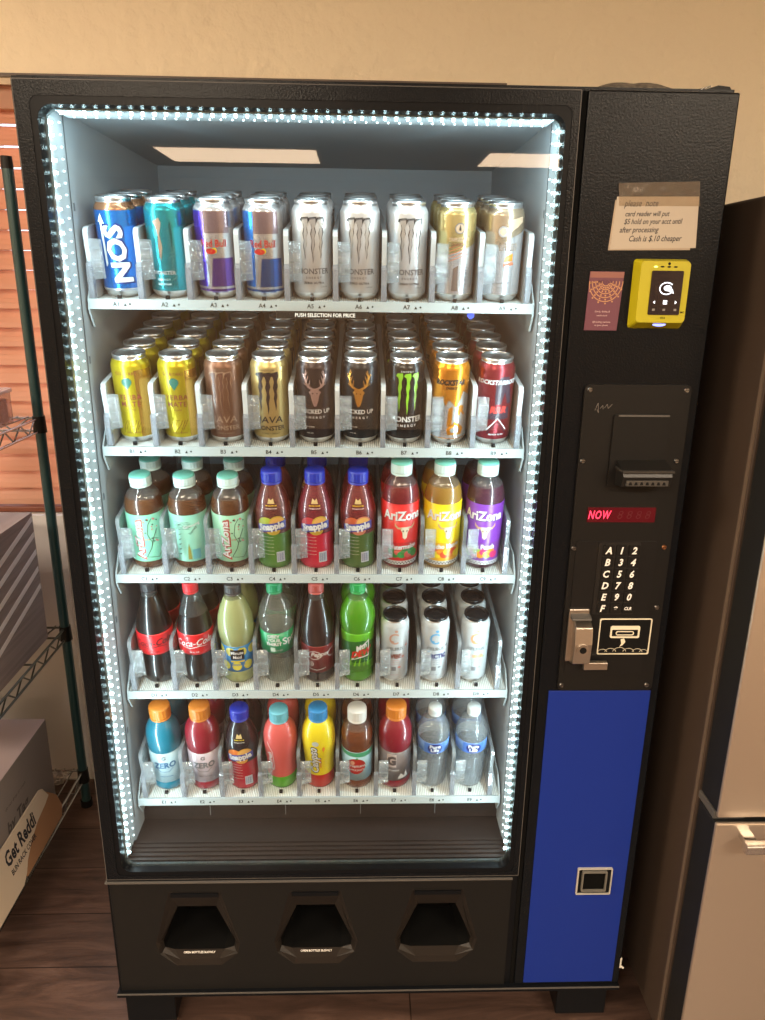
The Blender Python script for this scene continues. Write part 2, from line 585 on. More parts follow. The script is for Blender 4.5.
# ---- LED strips
led = pm('led_diode', (1, 1, 1), 0.4, emit=(0.70, 0.93, 1.0), estr=26.0)
led_refl = pm('led_reflection_dot', (1, 1, 1), 0.4, emit=(0.70, 0.93, 1.0), estr=2.0)  # dim second dot row: the diodes' reflection imitated by glowing boxes
tape = pm('led_tape', (0.38, 0.43, 0.45), 0.4)
for side in ('left', 'right', 'top'):
    L = PM()
    if side == 'top':
        L.box(0.045, 0.772, 0.030, 0.085, 1.7290, 1.7415, tape)
        for k in range(43):
            x_ = 0.052 + k * 0.0168
            L.box(x_ - .0017, x_ + .0017, 0.034, 0.038, 1.7250, 1.7290, led)
            L.box(x_ + .005, x_ + .0072, 0.070, 0.073, 1.7270, 1.7290, led_refl)
    else:
        xs = 0.0304 if side == 'left' else 0.7848
        sg = 1 if side == 'left' else -1
        L.box(min(xs, xs + sg * .003), max(xs, xs + sg * .003), 0.030, 0.085, 0.412, 1.736, tape)
        for k in range(78):
            z_ = 0.420 + k * 0.0168
            xa, xb = xs + sg * .003, xs + sg * .008
            L.box(min(xa, xb), max(xa, xb), 0.033, 0.037, z_ - .0017, z_ + .0017, led)
            xb = xs + sg * .005
            L.box(min(xa, xb), max(xa, xb), 0.072, 0.075, z_ + .006, z_ + .0082, led_refl)
    L.build('led_strip', VM)

def area(loc, rot, sx, sy, en, col, name='led_light'):
    L = bpy.data.lights.new(name, 'AREA'); L.shape = 'RECTANGLE'; L.size = sx; L.size_y = sy; L.energy = en; L.color = col
    o = bpy.data.objects.new(name, L); COL.objects.link(o); o.location = loc; o.rotation_euler = rot
    return o
lc = (0.72, 0.93, 1.0)
LEDP = 4.2
# area lamps aim along their local -z
def aim(loc, d, sx, sy, en):
    o = area(loc, (0, 0, 0), sx, sy, en, lc)
    d = Vector(d).normalized()
    zax = -d
    up = Vector((0, 0, 1)) if abs(d.z) < .5 else Vector((1, 0, 0))
    xax = up            # long side along up
    xax = (xax - zax * xax.dot(zax)).normalized()
    yax = zax.cross(xax)
    M = Matrix((xax, yax, zax)).transposed().to_4x4(); M.translation = Vector(loc)
    o.matrix_world = M
aim((0.041, 0.034, 1.075), (1, 0.35, 0), 1.30, 0.010, LEDP)
aim((0.774, 0.034, 1.075), (-1, 0.35, 0), 1.30, 0.010, LEDP)
aim((0.41, 0.036, 1.7225), (0, 0.8, -1), 0.72, 0.010, LEDP * 0.22)

# ---- lower front with three delivery ports
pr = PM()
FZ0, FZ1 = 0.105, 0.381
ports = [(0.166, ), (0.402, ), (0.644, )]
xs_ = [0.0, 0.284, 0.523, 0.790]
deep = pm('port_void', (0.004, 0.004, 0.004), 0.8, spec=0.08)
lipm = pm('port_lip', (0.013, 0.0105, 0.009), 0.42, spec=0.3)
for k in range(3):
    cx = ports[k][0]
    hex_o = [(cx - .050, .352), (cx + .050, .352), (cx + .084, .225), (cx + .078, .198), (cx + .045, .168), (cx - .045, .168), (cx - .078, .198), (cx - .084, .225)]
    hex_m = [(cx - .046, .334), (cx + .046, .334), (cx + .078, .222), (cx + .074, .198), (cx + .040, .180), (cx - .040, .180), (cx - .074, .198), (cx - .078, .222)]
    hex_i = [(cx - .038, .307), (cx + .038, .307), (cx + .072, .222), (cx + .070, .205), (cx + .050, .198), (cx - .050, .198), (cx - .070, .205), (cx - .072, .222)]
    xa, xb = xs_[k], xs_[k + 1]
    fr_ = [(cx - .050, FZ1), (cx + .050, FZ1), (xb, .235), (xb, FZ0 + .03), (cx + .045, FZ0), (cx - .045, FZ0), (xa, FZ0 + .03), (xa, .235)]
    n = 8
    def q(a, ya, b, yb, mat):
        vs = [(x, ya, z) for x, z in a] + [(x, yb, z) for x, z in b]
        fs = [(i, n + i, n + (i + 1) % n, (i + 1) % n) for i in range(n)]
        pr.add(vs, [tuple(reversed(f)) for f in fs], mat)
    q(hex_o, 0.002, fr_, 0.002, black_pl)
    for tri in ([(xa, FZ1), (cx - .05, FZ1), (xa, .235)], [(cx + .05, FZ1), (xb, FZ1), (xb, .235)], [(xa, FZ0), (cx - .045, FZ0), (xa, FZ0 + .03)], [(xb, FZ0), (xb, FZ0 + .03), (cx + .045, FZ0)]):
        v_, f_ = poly2d(tri)
        pr.add([(x, 0.002, z) for x, z in v_], f_, black_pl)
    q(hex_m, 0.006, hex_o, 0.002, lipm)
    q(hex_i, 0.013, hex_m, 0.006, lipm)
    
    hb = [((x - cx) * .92 + cx, (z - .25) * .95 + .25) for x, z in hex_i]
    q(hb, 0.16, hex_i, 0.013, deep)
    v_, f_ = poly2d(hb); pr.add([(x, 0.16, z) for x, z in v_], f_, deep)
    # raised rim lip at the top of the recess
    pr.box(cx - .046, cx + .046, -0.001, 0.006, .342, .350, black_s)
# border back of the panel
pr.box(0.0, 0.790, 0.0, 0.012, FZ1, 0.3846, black_s)
pr.box(0.0, 0.004, 0.0015, 0.03, FZ0, FZ1, black_s).box(0.7895, 0.8024, 0.006, 0.03, FZ0, 0.3846, black_s)
pr.box(-0.003, 0.790, -0.004, 0.012, 0.3785, 0.3815, edge)
pr.build('delivery_panel', VM)
for k in range(2):
    cx = ports[k][0]
    PM().draw(text2d('OPEN BOTTLES SLOWLY', 0.0042, 0.02), white_ink, y=0, dx=0, dy=0).build('warning_text', VM, loc=(cx, 0.0078, 0.1955)).rotation_euler = (R(-20), 0, 0)
for k in range(3):
    cx = ports[k][0]
    PM().prism([(0.050, .300), (0.053, .300), (0.100, .215), (0.097, .215)], 'x', cx - .036, cx + .036, pm('flap_black', (0.004, 0.004, 0.004), 0.5, spec=0.12)).build('delivery_flap', VM)
# base rail and legs
b = PM()
b.box(-0.004, 1.030, -0.006, 0.03, 0.094, 0.105, black_s)
b.box(-0.004, 1.030, -0.0075, -0.0055, 0.1015, 0.1045, edge)
b.build('base_rail', VM)
for (xa, xb, ya) in ((0.008, 0.109, 0.004), (0.905, 1.010, 0.004), (0.008, 0.109, 0.70), (0.905, 1.010, 0.70)):
    g = PM().box(xa, xb, ya, ya + .08, 0.018, 0.0938, black_s)
    g.cyl(((xa + xb) / 2, ya + .04, 0.0), ((xa + xb) / 2, ya + .04, 0.018), 0.022, edge, 16)
    g.build('leg', VM, 0.002)

# ---- right-hand control side
cs = PM()
cs.box(0.811, W, 0.0, 0.034, 0.105, ZT, black)
cs.build('control_door', VM, 0.0025)
PM().box(0.8025, 0.8105, 0.004, 0.034, 0.105, ZT - .001, deep).build('door_seam', VM)
bp_ = PM().box(0.829, 1.015, -0.002, -0.0002, 0.113, 0.797, pm('blue_panel', (0.006, 0.026, 0.24), 0.42, bump=(90, 0.08), spec=0.4)).build('blue_panel', VM, .0008)
cp = PM()
pts = rounded(0.843, 1.014, 0.801, 1.347, 0.008)
cp.prism(pts, 'y', -0.006, -0.0002, pm('panel_black', (0.010, 0.0095, 0.0092), 0.42, spec=0.22, bump=(350, 0.25, 0.0006)))
cp.prism(rounded(0.852, 0.990, 0.835, 1.085, 0.004), 'y', -0.0075, -0.006, pm('panel_black2', (0.011, 0.0105, 0.0105), 0.38, spec=0.22))
CP = cp.build('control_panel', VM, 0.0012)
for (sx, sz) in ((0.851, 1.339), (1.006, 1.339), (0.850, 1.223), (1.004, 1.224), (0.849, 1.072), (1.003, 1.074), (1.004, 0.963), (0.850, 0.811), (1.004, 0.811)):
    mt = pm('brass_screw', (0.6, 0.3, 0.15), 0.3, 1.0) if (sx, sz) == (1.003, 1.074) else (pm('grey_screw', (0.3, 0.3, 0.3), 0.3, 1.0))
    PM().cyl((sx, -0.006, sz), (sx, -0.0085, sz), 0.0045, mt, 12, 0.003).box(sx - .003, sx + .003, -.0088, -.0085, sz - .0005, sz + .0005, black_ink).build('screw', CP)
# scratches reading like a signature
sc_ = PM()
for (a, b_) in (((0, 0), (.004, .012)), ((.004, .012), (.006, -.004)), ((.006, -.004), (.003, .002)), ((.008, .003), (.012, .008)), ((.012, .008), (.013, .002)), ((.015, .004), (.019, .010)), ((.019, .010), (.021, .003)), ((.021, .003), (.027, .010))):
    Lp, Rp = stroke([a, b_], 0.0006)
    sc_.draw(poly2d(Lp + Rp[::-1]), pm('scratch', (.22, .2, .18), .6), y=-0.0062, dx=0.862, dy=1.306)
sc_.build('scratches', CP)
# bill acceptor
ba = PM()
ba.prism(rounded(0.893, 0.985, 1.182, 1.300, 0.004), 'y', -0.010, -0.006, black_pl)
ba.box(0.900, 0.982, -0.012, -0.0098, 1.297, 1.300, edge)
ba.prism([(-0.010, 1.226), (-0.042, 1.216), (-0.046, 1.206), (-0.040, 1.189), (-0.010, 1.184)], 'x', 0.905, 0.984, pm('bill_snout', (0.014, 0.013, 0.012), 0.35, spec=.3))
ba.box(0.903, 0.986, -0.048, -0.010, 1.213, 1.2165, pm('snout_top', (0.04, 0.036, 0.032), 0.4, spec=.3))
ba.box(0.911, 0.978, -0.0475, -0.04, 1.192, 1.201, pm('snout_mouth', (0.06, 0.055, 0.05), 0.4))
for k in range(7):
    x_ = 0.914 + k * 0.009
    ba.draw(poly2d([(x_, 1.1935), (x_ + .006, 1.1935), (x_ + .0045, 1.1985), (x_ + .0015, 1.1985)]), black_ink, y=-0.0477)
ba.build('bill_acceptor', CP, 0.0012)
# display
dp = PM()
dp.box(0.866, 0.980, -0.0082, -0.006, 1.119, 1.1445, pm('display_red', (0.06, 0.004, 0.008), 0.15, emit=(0.5, 0.0, 0.02), estr=0.08))
dp.draw(text2d('NOW', 0.015, 0.012, 0.22, 1.15), pm('display_lit', (0.9, 0.05, 0.1), 0.4, emit=(1.0, 0.03, 0.09), estr=2.2), y=-0.0084, dx=0.8865, dy=1.132, sx=.64)
seg = pm('display_dim', (0.09, 0.006, 0.012), 0.4)
for k in range(4):
    dp.draw(text2d('8', 0.015, -0.01, 0.22), seg, y=-0.0083, dx=0.921 + k * .0155, dy=1.132)
dp.build('display', CP)
# keypad
KP = PM().prism(rounded(0.890, 0.962, 0.951, 1.083, 0.003), 'y', -0.0088, -0.0075, pm('keypad_black', (0.010, 0.010, 0.010), 0.35)).build('keypad', CP)
rows = ['A12', 'B34', 'C56', 'D78', 'E90', 'F*C']
for r_, row in enumerate(rows):
    for c_, ch in enumerate(row):
        kx = (0.9075, 0.930, 0.9515)[c_]; kz = 1.0695 - r_ * 0.0213
        k = PM().prism(rounded(kx - .0095, kx + .0095, kz - .0095, kz + .0095, .002, 3), 'y', -0.0105, -0.0088, black_pl)
        st = 'CLR' if ch == 'C' and c_ == 2 else ch
        k.draw(text2d(st, 0.0125 if len(st) == 1 else 0.0058, 0.035, 0.2, 1.0), white_ink, y=-0.0107, dx=kx, dy=kz, sx=0.9)
        k.build('key', KP)
# coin / bill sign
sg_ = PM()
ring(sg_, rounded(0.906, 0.998, 0.874, 0.943, .003), rounded(0.9078, 0.9962, 0.8758, 0.9412, .003), -0.0095, -0.0075, cream_ink)
sg_.prism(rounded(0.908, 0.996, 0.876, 0.941, .003), 'y', -0.0082, -0.0075, black_ink)
ring(sg_, rounded(0.926, 0.978, 0.906, 0.929, .003), rounded(0.929, 0.975, 0.909, 0.922, .002), -0.0096, -0.0082, cream_ink)
ring(sg_, rounded(0.936, 0.968, 0.911, 0.919, .0035), rounded(0.9375, 0.9665, 0.9125, 0.9175, .0025), -0.0096, -0.0082, cream_ink)
sg_.draw(poly2d([(.952, .905), (.955, .898), (.951, .892), (.945, .888), (.948, .895), (.946, .903)]), cream_ink, y=-0.0085)
for k, (cx, rr) in enumerate(((.916, .008), (.930, .010), (.946, .012), (.962, .010), (.978, .009), (.989, .007))):
    P = [(cx + rr * math.cos(R(a)), .8775 + rr * .8 * math.sin(R(a))) for a in range(10, 171, 16)]
    Lp, Rp = stroke(P, 0.0008)
    sg_.draw(poly2d(Lp + Rp[::-1]), cream_ink, y=-0.0085)
sg_.build('coin_sign', CP)
# coin mechanism with return lever / lock
lk = PM()
lk.box(0.850, 0.885, -0.012, -0.006, 0.862, 0.962, steel)
lk.prism([(-0.012, .945), (-0.030, .935), (-0.034, .905), (-0.030, .866), (-0.012, .860)], 'x', 0.858, 0.888, steel)
lk.cyl((0.872, -0.030, 0.896), (0.872, -0.037, 0.896), 0.0105, steel, 20)
lk.cyl((0.872, -0.037, 0.896), (0.872, -0.0375, 0.896), 0.006, black_ink, 20)
lk.prism([(-0.006, .955), (-0.026, .950), (-0.026, .946), (-0.006, .947)], 'x', 0.852, 0.886, edge)
lk.build('coin_slot', CP, 0.0015)
PM().box(0.880, 0.922, -0.026, -0.016, 0.852, 0.866, steel).box(0.884, 0.890, -0.016, -0.0078, 0.854, 0.864, steel).build('return_lever', CP, 0.0012)
# coin return cup in the blue panel
cr = PM()
ring(cr, rounded(0.917, 0.986, 0.342, 0.405, .002), rounded(0.9195, 0.9835, 0.3445, 0.4025, .002), -0.006, -0.002, pm('cup_rim', (0.45, 0.43, 0.38), 0.4))
ring(cr, rounded(0.9195, 0.9835, 0.3445, 0.4025, .002), rounded(0.928, 0.973, 0.354, 0.397, .002), -0.0035, -0.002, black_s)
ring(cr, rounded(0.926, 0.975, 0.352, 0.399, .002), rounded(0.9285, 0.9725, 0.3535, 0.3965, .002), -0.009, -0.0035, pm('cup_rim2', (0.16, 0.15, 0.13), 0.4))
cr.box(0.928, 0.973, -0.0028, -0.002, 0.353, 0.397, deep)
cr.build('coin_return', bp_)

# ---- card reader
rm = pm('reader_yellow', (0.50, 0.45, 0.010), 0.38, bump=(200, 0.05))
RD = PM()
base = rounded(0.901, 0.985, 1.434, 1.536, 0.005)
topo = rounded(0.9065, 0.9815, 1.4435, 1.5325, 0.006)
n = len(base)
RD.add([(x, -0.001, z) for x, z in base] + [(x, -0.020, z) for x, z in topo], [(j, i, n + i, n + j) for i, j in ((i, (i + 1) % n) for i in range(n))], rm)
v_, f_ = poly2d(topo); RD.add([(x, -0.020, z) for x, z in v_], f_, rm)

rdo = RD.build('card_reader', VM, 0.002)
rdo['label'] = 'yellow card reader with black touch screen'
s_ = PM().prism(rounded(0.931, 0.979, 1.455, 1.519, .002), 'y', -0.0315, -0.0301, pm('reader_screen', (0.02, 0.014, 0.018), 0.12))
wsc = pm('screen_white', (0.8, 0.85, 0.95), 0.5, emit=(0.75, 0.85, 1.0), estr=1.6)
s_.draw(poly2d(ellipse(.006, .0042, 18, 0.957, 1.494)), wsc, y=-0.0317)
Lp, Rp = stroke([(0.9555 + .0105 * math.cos(R(a)), 1.4935 + .0085 * math.sin(R(a))) for a in range(40, 331, 18)], 0.0016)
s_.draw(poly2d(Lp + Rp[::-1]), wsc, y=-0.0318)
s_.draw(poly2d([(.958, 1.490), (.967, 1.486), (.965, 1.492), (.960, 1.4955)]), wsc, y=-0.0319)
s_.draw(poly2d(rectp(.9525, .9585, 1.4705, 1.4765)), wsc, y=-0.0317)
s_.draw(poly2d([(.937, 1.4735), (.940, 1.476), (.940, 1.471)]), wsc, y=-0.0317)
s_.draw(poly2d([(.9735, 1.4735), (.9705, 1.471), (.9705, 1.476)]), wsc, y=-0.0317)
for x_ in (.939, .955, .972):
    s_.draw(poly2d(rectp(x_ - .002, x_ + .002, 1.461, 1.464)), grey_ink, y=-0.0317)
s_.build('screen', rdo, loc=(-0.0075, 0.0100, 0))
s_ = PM()
for k, x_ in enumerate((.936, .946, .956, .966)):
    PM().draw(poly2d(ellipse(.003, .0013, 10, x_, 1.5245)), pm('lit_green', (.5, 1, .2), .5, emit=(.6, 1.0, .2), estr=2.5) if k == 0 else black_ink, y=-0.0302).build('status_light', rdo, loc=(-0.0075, 0.0100, 0))
PM().draw(poly2d(ellipse(.0022, .0022, 10, .956, 1.529)), black_ink, y=-0.0302).build('sensor_dot', rdo, loc=(-0.0075, 0.0100, 0))
s_.draw(text2d('VISA', .003, .02, .2), black_ink, y=-0.0302, dx=.955, dy=1.4505)
s_.draw(text2d('MC', .003, .02), black_ink, y=-0.0302, dx=.984, dy=1.459)
s_.build('printed_marks', rdo, loc=(-0.0075, 0.0100, 0))
PM().prism(ellipse(.010, .003, 14, .953, 1.4415), 'y', -0.026, -0.016, pm('reader_led_blue', (.2, .25, 1), .5, emit=(.25, .3, 1.0), estr=2.0)).build('indicator_lamp', rdo, loc=(-0.0075, 0.0100, -0.001))

# ---- notes stuck on
paper = pm('note_paper', (0.50, 0.44, 0.36), 0.55, bump=(60, 0.1))
ink = pm('pen_ink', (0.03, 0.03, 0.04), 0.6)
nt_ = PM()
nt_.prism([(0.8625, 1.549), (0.993, 1.5525), (0.9885, 1.6245), (0.866, 1.6225)], 'y', -0.0012, -0.0003, paper)
nt_.prism([(0.8600, 1.5475), (0.985, 1.5495), (0.980, 1.620), (0.864, 1.618)], 'y', -0.0006, -0.0002, pm('note_paper2', (0.45, 0.36, 0.27), 0.6))
for (st, x_, z_, sz) in (('please  note', 0.903, 1.6125, .0052), ('card reader will put', 0.914, 1.5985, .0042), ('$5 hold on your acct until', 0.924, 1.5880, .0044), ('after processing', 0.904, 1.5760, .0046), ('Cash is $.10 cheaper', 0.930, 1.5640, .0048)):
    nt_.draw(text2d(st, sz * 1.8, 0.008, 0.3, 1.0), ink, y=-0.0015, dx=x_, dy=z_, sx=0.76 if len(st) > 22 else .80, rot=1.2)
no = nt_.build('paper_note')
tag(no, 'handwritten paper note taped on the black door above the yellow card reader', 'note')
tp = PM().prism([(0.870, 1.610), (0.991, 1.611), (0.9865, 1.645), (0.866, 1.641)], 'y', -0.0019, -0.0017, thin('clear_tape', (0.93, 0.9, 0.85), 0.12, 1.5, (0.6, 0.5, 0.4), 0.08, bump=(30, 0.5, .003)))
tp.build('tape', no)
fl = PM()
mauve = pm('flyer_mauve', (0.15, 0.045, 0.075), 0.45)
gold = pm('flyer_gold', (0.55, 0.28, 0.13), 0.45)
fl.prism([(0.834, 1.430), (0.885, 1.430), (0.8885, 1.517), (0.8360, 1.517)], 'y', -0.0014, -0.0003, mauve)
fcx = 0.8615
for k, rr in enumerate((.026, .021, .016, .011, .006)):
    P = [(max(0.8363, min(0.8878, fcx + rr * math.cos(R(a)))), 1.503 + rr * 1.15 * math.sin(R(a))) for a in range(180, 361, 10)]
    Lp, Rp = stroke(P, 0.0013)
    fl.draw(poly2d(Lp + Rp[::-1]), gold, y=-0.00155 - k * .00002)
    for a in range(185, 361, 22):
        fl.draw(poly2d(ellipse(.0014, .0014, 6, max(0.838, min(.886, fcx + (rr + .0025) * math.cos(R(a)))), 1.503 + (rr + .0025) * 1.15 * math.sin(R(a)))), gold, y=-0.0016)
fl.draw(poly2d([(0.8362, 1.508), (0.8880, 1.508), (0.8884, 1.5165), (0.8364, 1.5165)]), pm('flyer_top', (0.28, 0.11, 0.09), 0.45), y=-0.00165)
fl.draw(text2d('MENU', .0055, .01, .2), pm('flyer_ink', (.12, .03, .06), .5), y=-0.0018, dx=0.862, dy=1.5025, sx=1.3)
for st, z_ in (('Candy, drinks, &', 1.458), ('snacks too!', 1.4525), ('@vending_machine', 1.4425), ('on your phone', 1.4375)):
    fl.draw(text2d(st, .0026, 0, 0), pm('flyer_text', (.75, .55, .55), .5), y=-0.0017, dx=0.860, dy=z_)
tag(fl.build('flyer'), 'small mauve and gold flyer stuck on the black door left of the card reader', 'flyer')
# ================================================================== SHELVES
def ribbed():
    m, nt, out = new_mat('ribbed_white_plastic')
    b = nt.nodes.new('ShaderNodeBsdfPrincipled')
    b.inputs['Base Color'].default_value = (0.80, 0.81, 0.76, 1); b.inputs['Roughness'].default_value = 0.4
    tc = nt.nodes.new('ShaderNodeTexCoord')
    wv = nt.nodes.new('ShaderNodeTexWave'); wv.bands_direction = 'X'; wv.inputs['Scale'].default_value = 85.0
    rp = nt.nodes.new('ShaderNodeValToRGB')
    rp.color_ramp.elements[0].color = (0.44, 0.45, 0.42, 1); rp.color_ramp.elements[0].position = 0.1
    rp.color_ramp.elements[1].color = (0.80, 0.82, 0.78, 1); rp.color_ramp.elements[1].position = 0.45
    bp = nt.nodes.new('ShaderNodeBump'); bp.inputs['Distance'].default_value = 0.002; bp.inputs['Strength'].default_value = 0.6
    nt.links.new(tc.outputs['Object'], wv.inputs['Vector'])
    nt.links.new(wv.outputs['Fac'], bp.inputs['Height'])
    nt.links.new(wv.outputs['Fac'], rp.inputs['Fac'])
    nt.links.new(rp.outputs['Color'], b.inputs['Base Color'])
    nt.links.new(bp.outputs['Normal'], b.inputs['Normal'])
    nt.links.new(b.outputs[0], out.inputs['Surface'])
    return m
RIB = ribbed()
shelf_w = pm('shelf_white', (0.36, 0.405, 0.41), 0.6, spec=0.1)
div_w = thin('divider_white', (0.9, 0.92, 0.93), 0.15, 1.45, (0.66, 0.70, 0.72), 0.80)
div_c = thin('divider_clear', (0.88, 0.90, 0.93), 0.1, 1.5, (0.45, 0.49, 0.51), 0.32)
nose_c = thin('nose_clear', (0.80, 0.82, 0.86), 0.1, 1.55, (0.35, 0.37, 0.40), 0.4)
flap_c = thin('flap_clear', (0.90, 0.92, 0.93), 0.08, 1.6, (0.50, 0.53, 0.54), 0.20, bump=(260, 1.0, 0.004, (1, 1, 0.12)))
lip_ink = pm('lip_ink', (0.02, 0.02, 0.02), 0.8, spec=0.02)
ZS = dict(A=1.449, B=1.199, C=0.957, D=0.712, E=0.463)
YS = 0.12
XR = {'A': (0.0825, 0.0807), 'B': (0.0875, 0.0800), 'C': (0.0890, 0.0790), 'D': (0.0885, 0.0790), 'E': (0.0890, 0.0788)}
XL = {k_: [a_ + b_ * i for i in range(9)] for k_, (a_, b_) in XR.items()}
CT, ST = math.cos(TILT), math.sin(TILT)

TROW = {k_: (R(9.5) if k_ == 'A' else TILT) for k_ in 'ABCDE'}

def T(row, u, w):
    c_, s_ = math.cos(TROW[row]), math.sin(TROW[row])
    return (YS + u * c_ - w * s_, ZS[row] + 0.0142 + u * s_ + w * c_)

for row in 'ABCDE':
    Z = ZS[row]
    XC = XL[row]
    pit = XR[row][1]
    hw_ = .0040 if row in 'AB' else .0034
    s = PM()
    s.prism([T(row, 0.0, -.0002), T(row, .50, -.0002), T(row, .50, -.005), T(row, 0.0, -.005)], 'x', 0.0370, 0.7780, RIB)
    s.box(0.0370, 0.7780, YS - .0035, YS + .0005, Z, Z + .0165, shelf_w)
    for xa, xb in ((0.0340, 0.0368), (0.7782, 0.7810)):
        s.prism([(YS - .002, Z + .0165), (YS - .002, Z - .003), (YS + .016, Z - .030), T(row, .10, -.045), T(row, .50, -.02), T(row, .50, .03), T(row, .03, .03)], 'x', xa, xb, shelf_w)
    for i in range(9):
        yy, zz = T(row, .0105, 0)
        s.prism([T(row, .011, 0), T(row, .0165, 0), T(row, .0165, .006), T(row, .011, .006)], 'x', XC[i] - .0032, XC[i] + .0032, black_pl)
        s.draw(text2d('%s%d' % (row, i + 1), 0.0072, 0.015), lip_ink, y=YS - .0037, dx=XC[i] - .002, dy=Z + .0085)
        s.draw(poly2d([(-.0026, -.0022), (.0026, -.0022), (0, .0026)]), lip_ink, y=YS - .0037, dx=XC[i] + .0135, dy=Z + .0075)
        s.draw(poly2d(ellipse(.0017, .0017, 8)), lip_ink, y=YS - .0037, dx=XC[i] + .0215, dy=Z + .0085)
    so = s.build('shelf', VM)
    dm = div_w if row in 'AB' else div_c
    fp = None; dd = None
    for k in range(10):
        xd = XC[0] + pit * (k - 0.5)
        if dd is None:
            d = PM()
            Pp = [(.012, .0006), (.011, .104), (.015, .111), (.022, .113), (.44, .113), (.44, .0006)]
            zz = [T(row, *p) for p in Pp]
            d.prism(zz, 'x', -hw_, hw_, dm)
            d.prism([T(row, *p) for p in [(.0008, .0006), (.0008, .030), (.0055, .058), (.0115, .060), (.0115, .0006)]], 'x', -.0046, .0046, nose_c)
            dd = d.build('divider', so)
            dd.location.x = xd
        else:
            e = dd.copy(); COL.objects.link(e); e.location.x = xd
        if k < 9:
            if fp is None:
                f = PM()
                ns = 6
                vs = []
                for lay in (0, 1):
                    for i in range(ns + 1):
                        t = i / ns
                        x = .0048 + t * .020
                        u = .0055 + .0035 * math.sin(t * PI * .5) - lay * .0009
                        wa, wb = .032 + .002 * t, .097 - .002 * t
                        for w_ in (wa, wb):
                            y_, z_ = T(row, u, w_)
                            vs.append((x, y_, z_))
                fs = []
                o2 = (ns + 1) * 2
                for i in range(ns):
                    a = 2 * i
                    fs.append((a, a + 1, a + 3, a + 2)); fs.append((o2 + a, o2 + a + 2, o2 + a + 3, o2 + a + 1))
                    fs.append((a, a + 2, o2 + a + 2, o2 + a)); fs.append((a + 1, o2 + a + 1, o2 + a + 3, a + 3))
                fs.append((2 * ns, 2 * ns + 1, o2 + 2 * ns + 1, o2 + 2 * ns))
                f.add(vs, fs, flap_c, True)
                for lw in (.045, .063, .081):
                    f.prism([T(row, .0035, lw), T(row, .0062, lw), T(row, .0062, lw + .002), T(row, .0035, lw + .002)], 'x', .005, .023, flap_c)
                fp = f.build('retainer_flap', so)
                fp.location.x = xd
            else:
                e = fp.copy(); COL.objects.link(e); e.location.x = xd
p = PM().box(0.346, 0.502, YS - .0062, YS - .0040, 1.437, 1.4495, black_ink)
p.draw(text2d('PUSH SELECTION FOR PRICE', .0062, .02), white_ink, y=YS - .0064, dx=0.428, dy=1.4432, sx=.93)
p.build('price_sign', VM)
PM().cyl((0.675, YS + .004, 1.4455), (0.675, YS + .012, 1.4455), .006, pm('blue_spot', (.05, .1, .8), .3), 12).build('blue_button', VM)

# ================================================================== DRINKS
alu = pm('aluminium', (0.78, 0.79, 0.80), 0.28, 1.0)
alu_d = pm('lid_dark_alu', (0.45, 0.46, 0.48), 0.35, 1.0)  # darker metal for the oval ahead of the pull tab

def met(name, col, rough=0.26, metal=0.75):
    return pm(name, tuple(c * .82 for c in col), rough, metal)

def ink_(name, col, rough=0.30, metal=0.0):
    return pm(name, tuple(c * .72 for c in col), rough, metal)

def liquid(name, col, tint, bf):
    return thin(name, tint, 0.09, 1.5, tuple(c * .72 for c in col), bf)

clear_pet = thin('clear_pet', (0.93, 0.95, 0.95), 0.09, 1.5, (0.5, 0.54, 0.54), 0.06)

class Prod:
    def __init__(self, label, kind, cat):
        self.root = thing(kind, label, cat)
        self.root.rotation_mode = 'ZYX'
        self.desc = label

def claw(pmx, rad, mat, sx, sy, s0, h0, eps=.0004, outline=None):
    base = [(-.22, 1.0), (.20, 1.04), (.22, .82), (.10, .60), (.16, .35), (.06, .12), (.10, -.15), (.02, -.45), (.03, -.75), (-.04, -1.02), (-.08, -.6), (-.14, -.3), (-.08, 0), (-.16, .3), (-.08, .55), (-.14, .8), (-.34, .88)]
    for i, (dx, ys) in enumerate(((-.62, .86), (.0, 1.0), (.62, .82))):
        P = [((x + dx) * sx, (y if y > 0 else y * ys) * sy) for x, y in base]
        if outline:
            Q = [(((x) * 1.35 + dx) * sx, ((y if y > 0 else y * ys) * 1.04) * sy) for x, y in base]
            pmx.wrap(poly2d(Q), outline, rad, eps - .00015, dx=s0, dy=h0)
        pmx.wrap(poly2d(P), mat, rad, eps, dx=s0, dy=h0)

def linestroke(pts, w):
    L, Rr = stroke(pts, w)
    return poly2d(L + Rr[::-1])

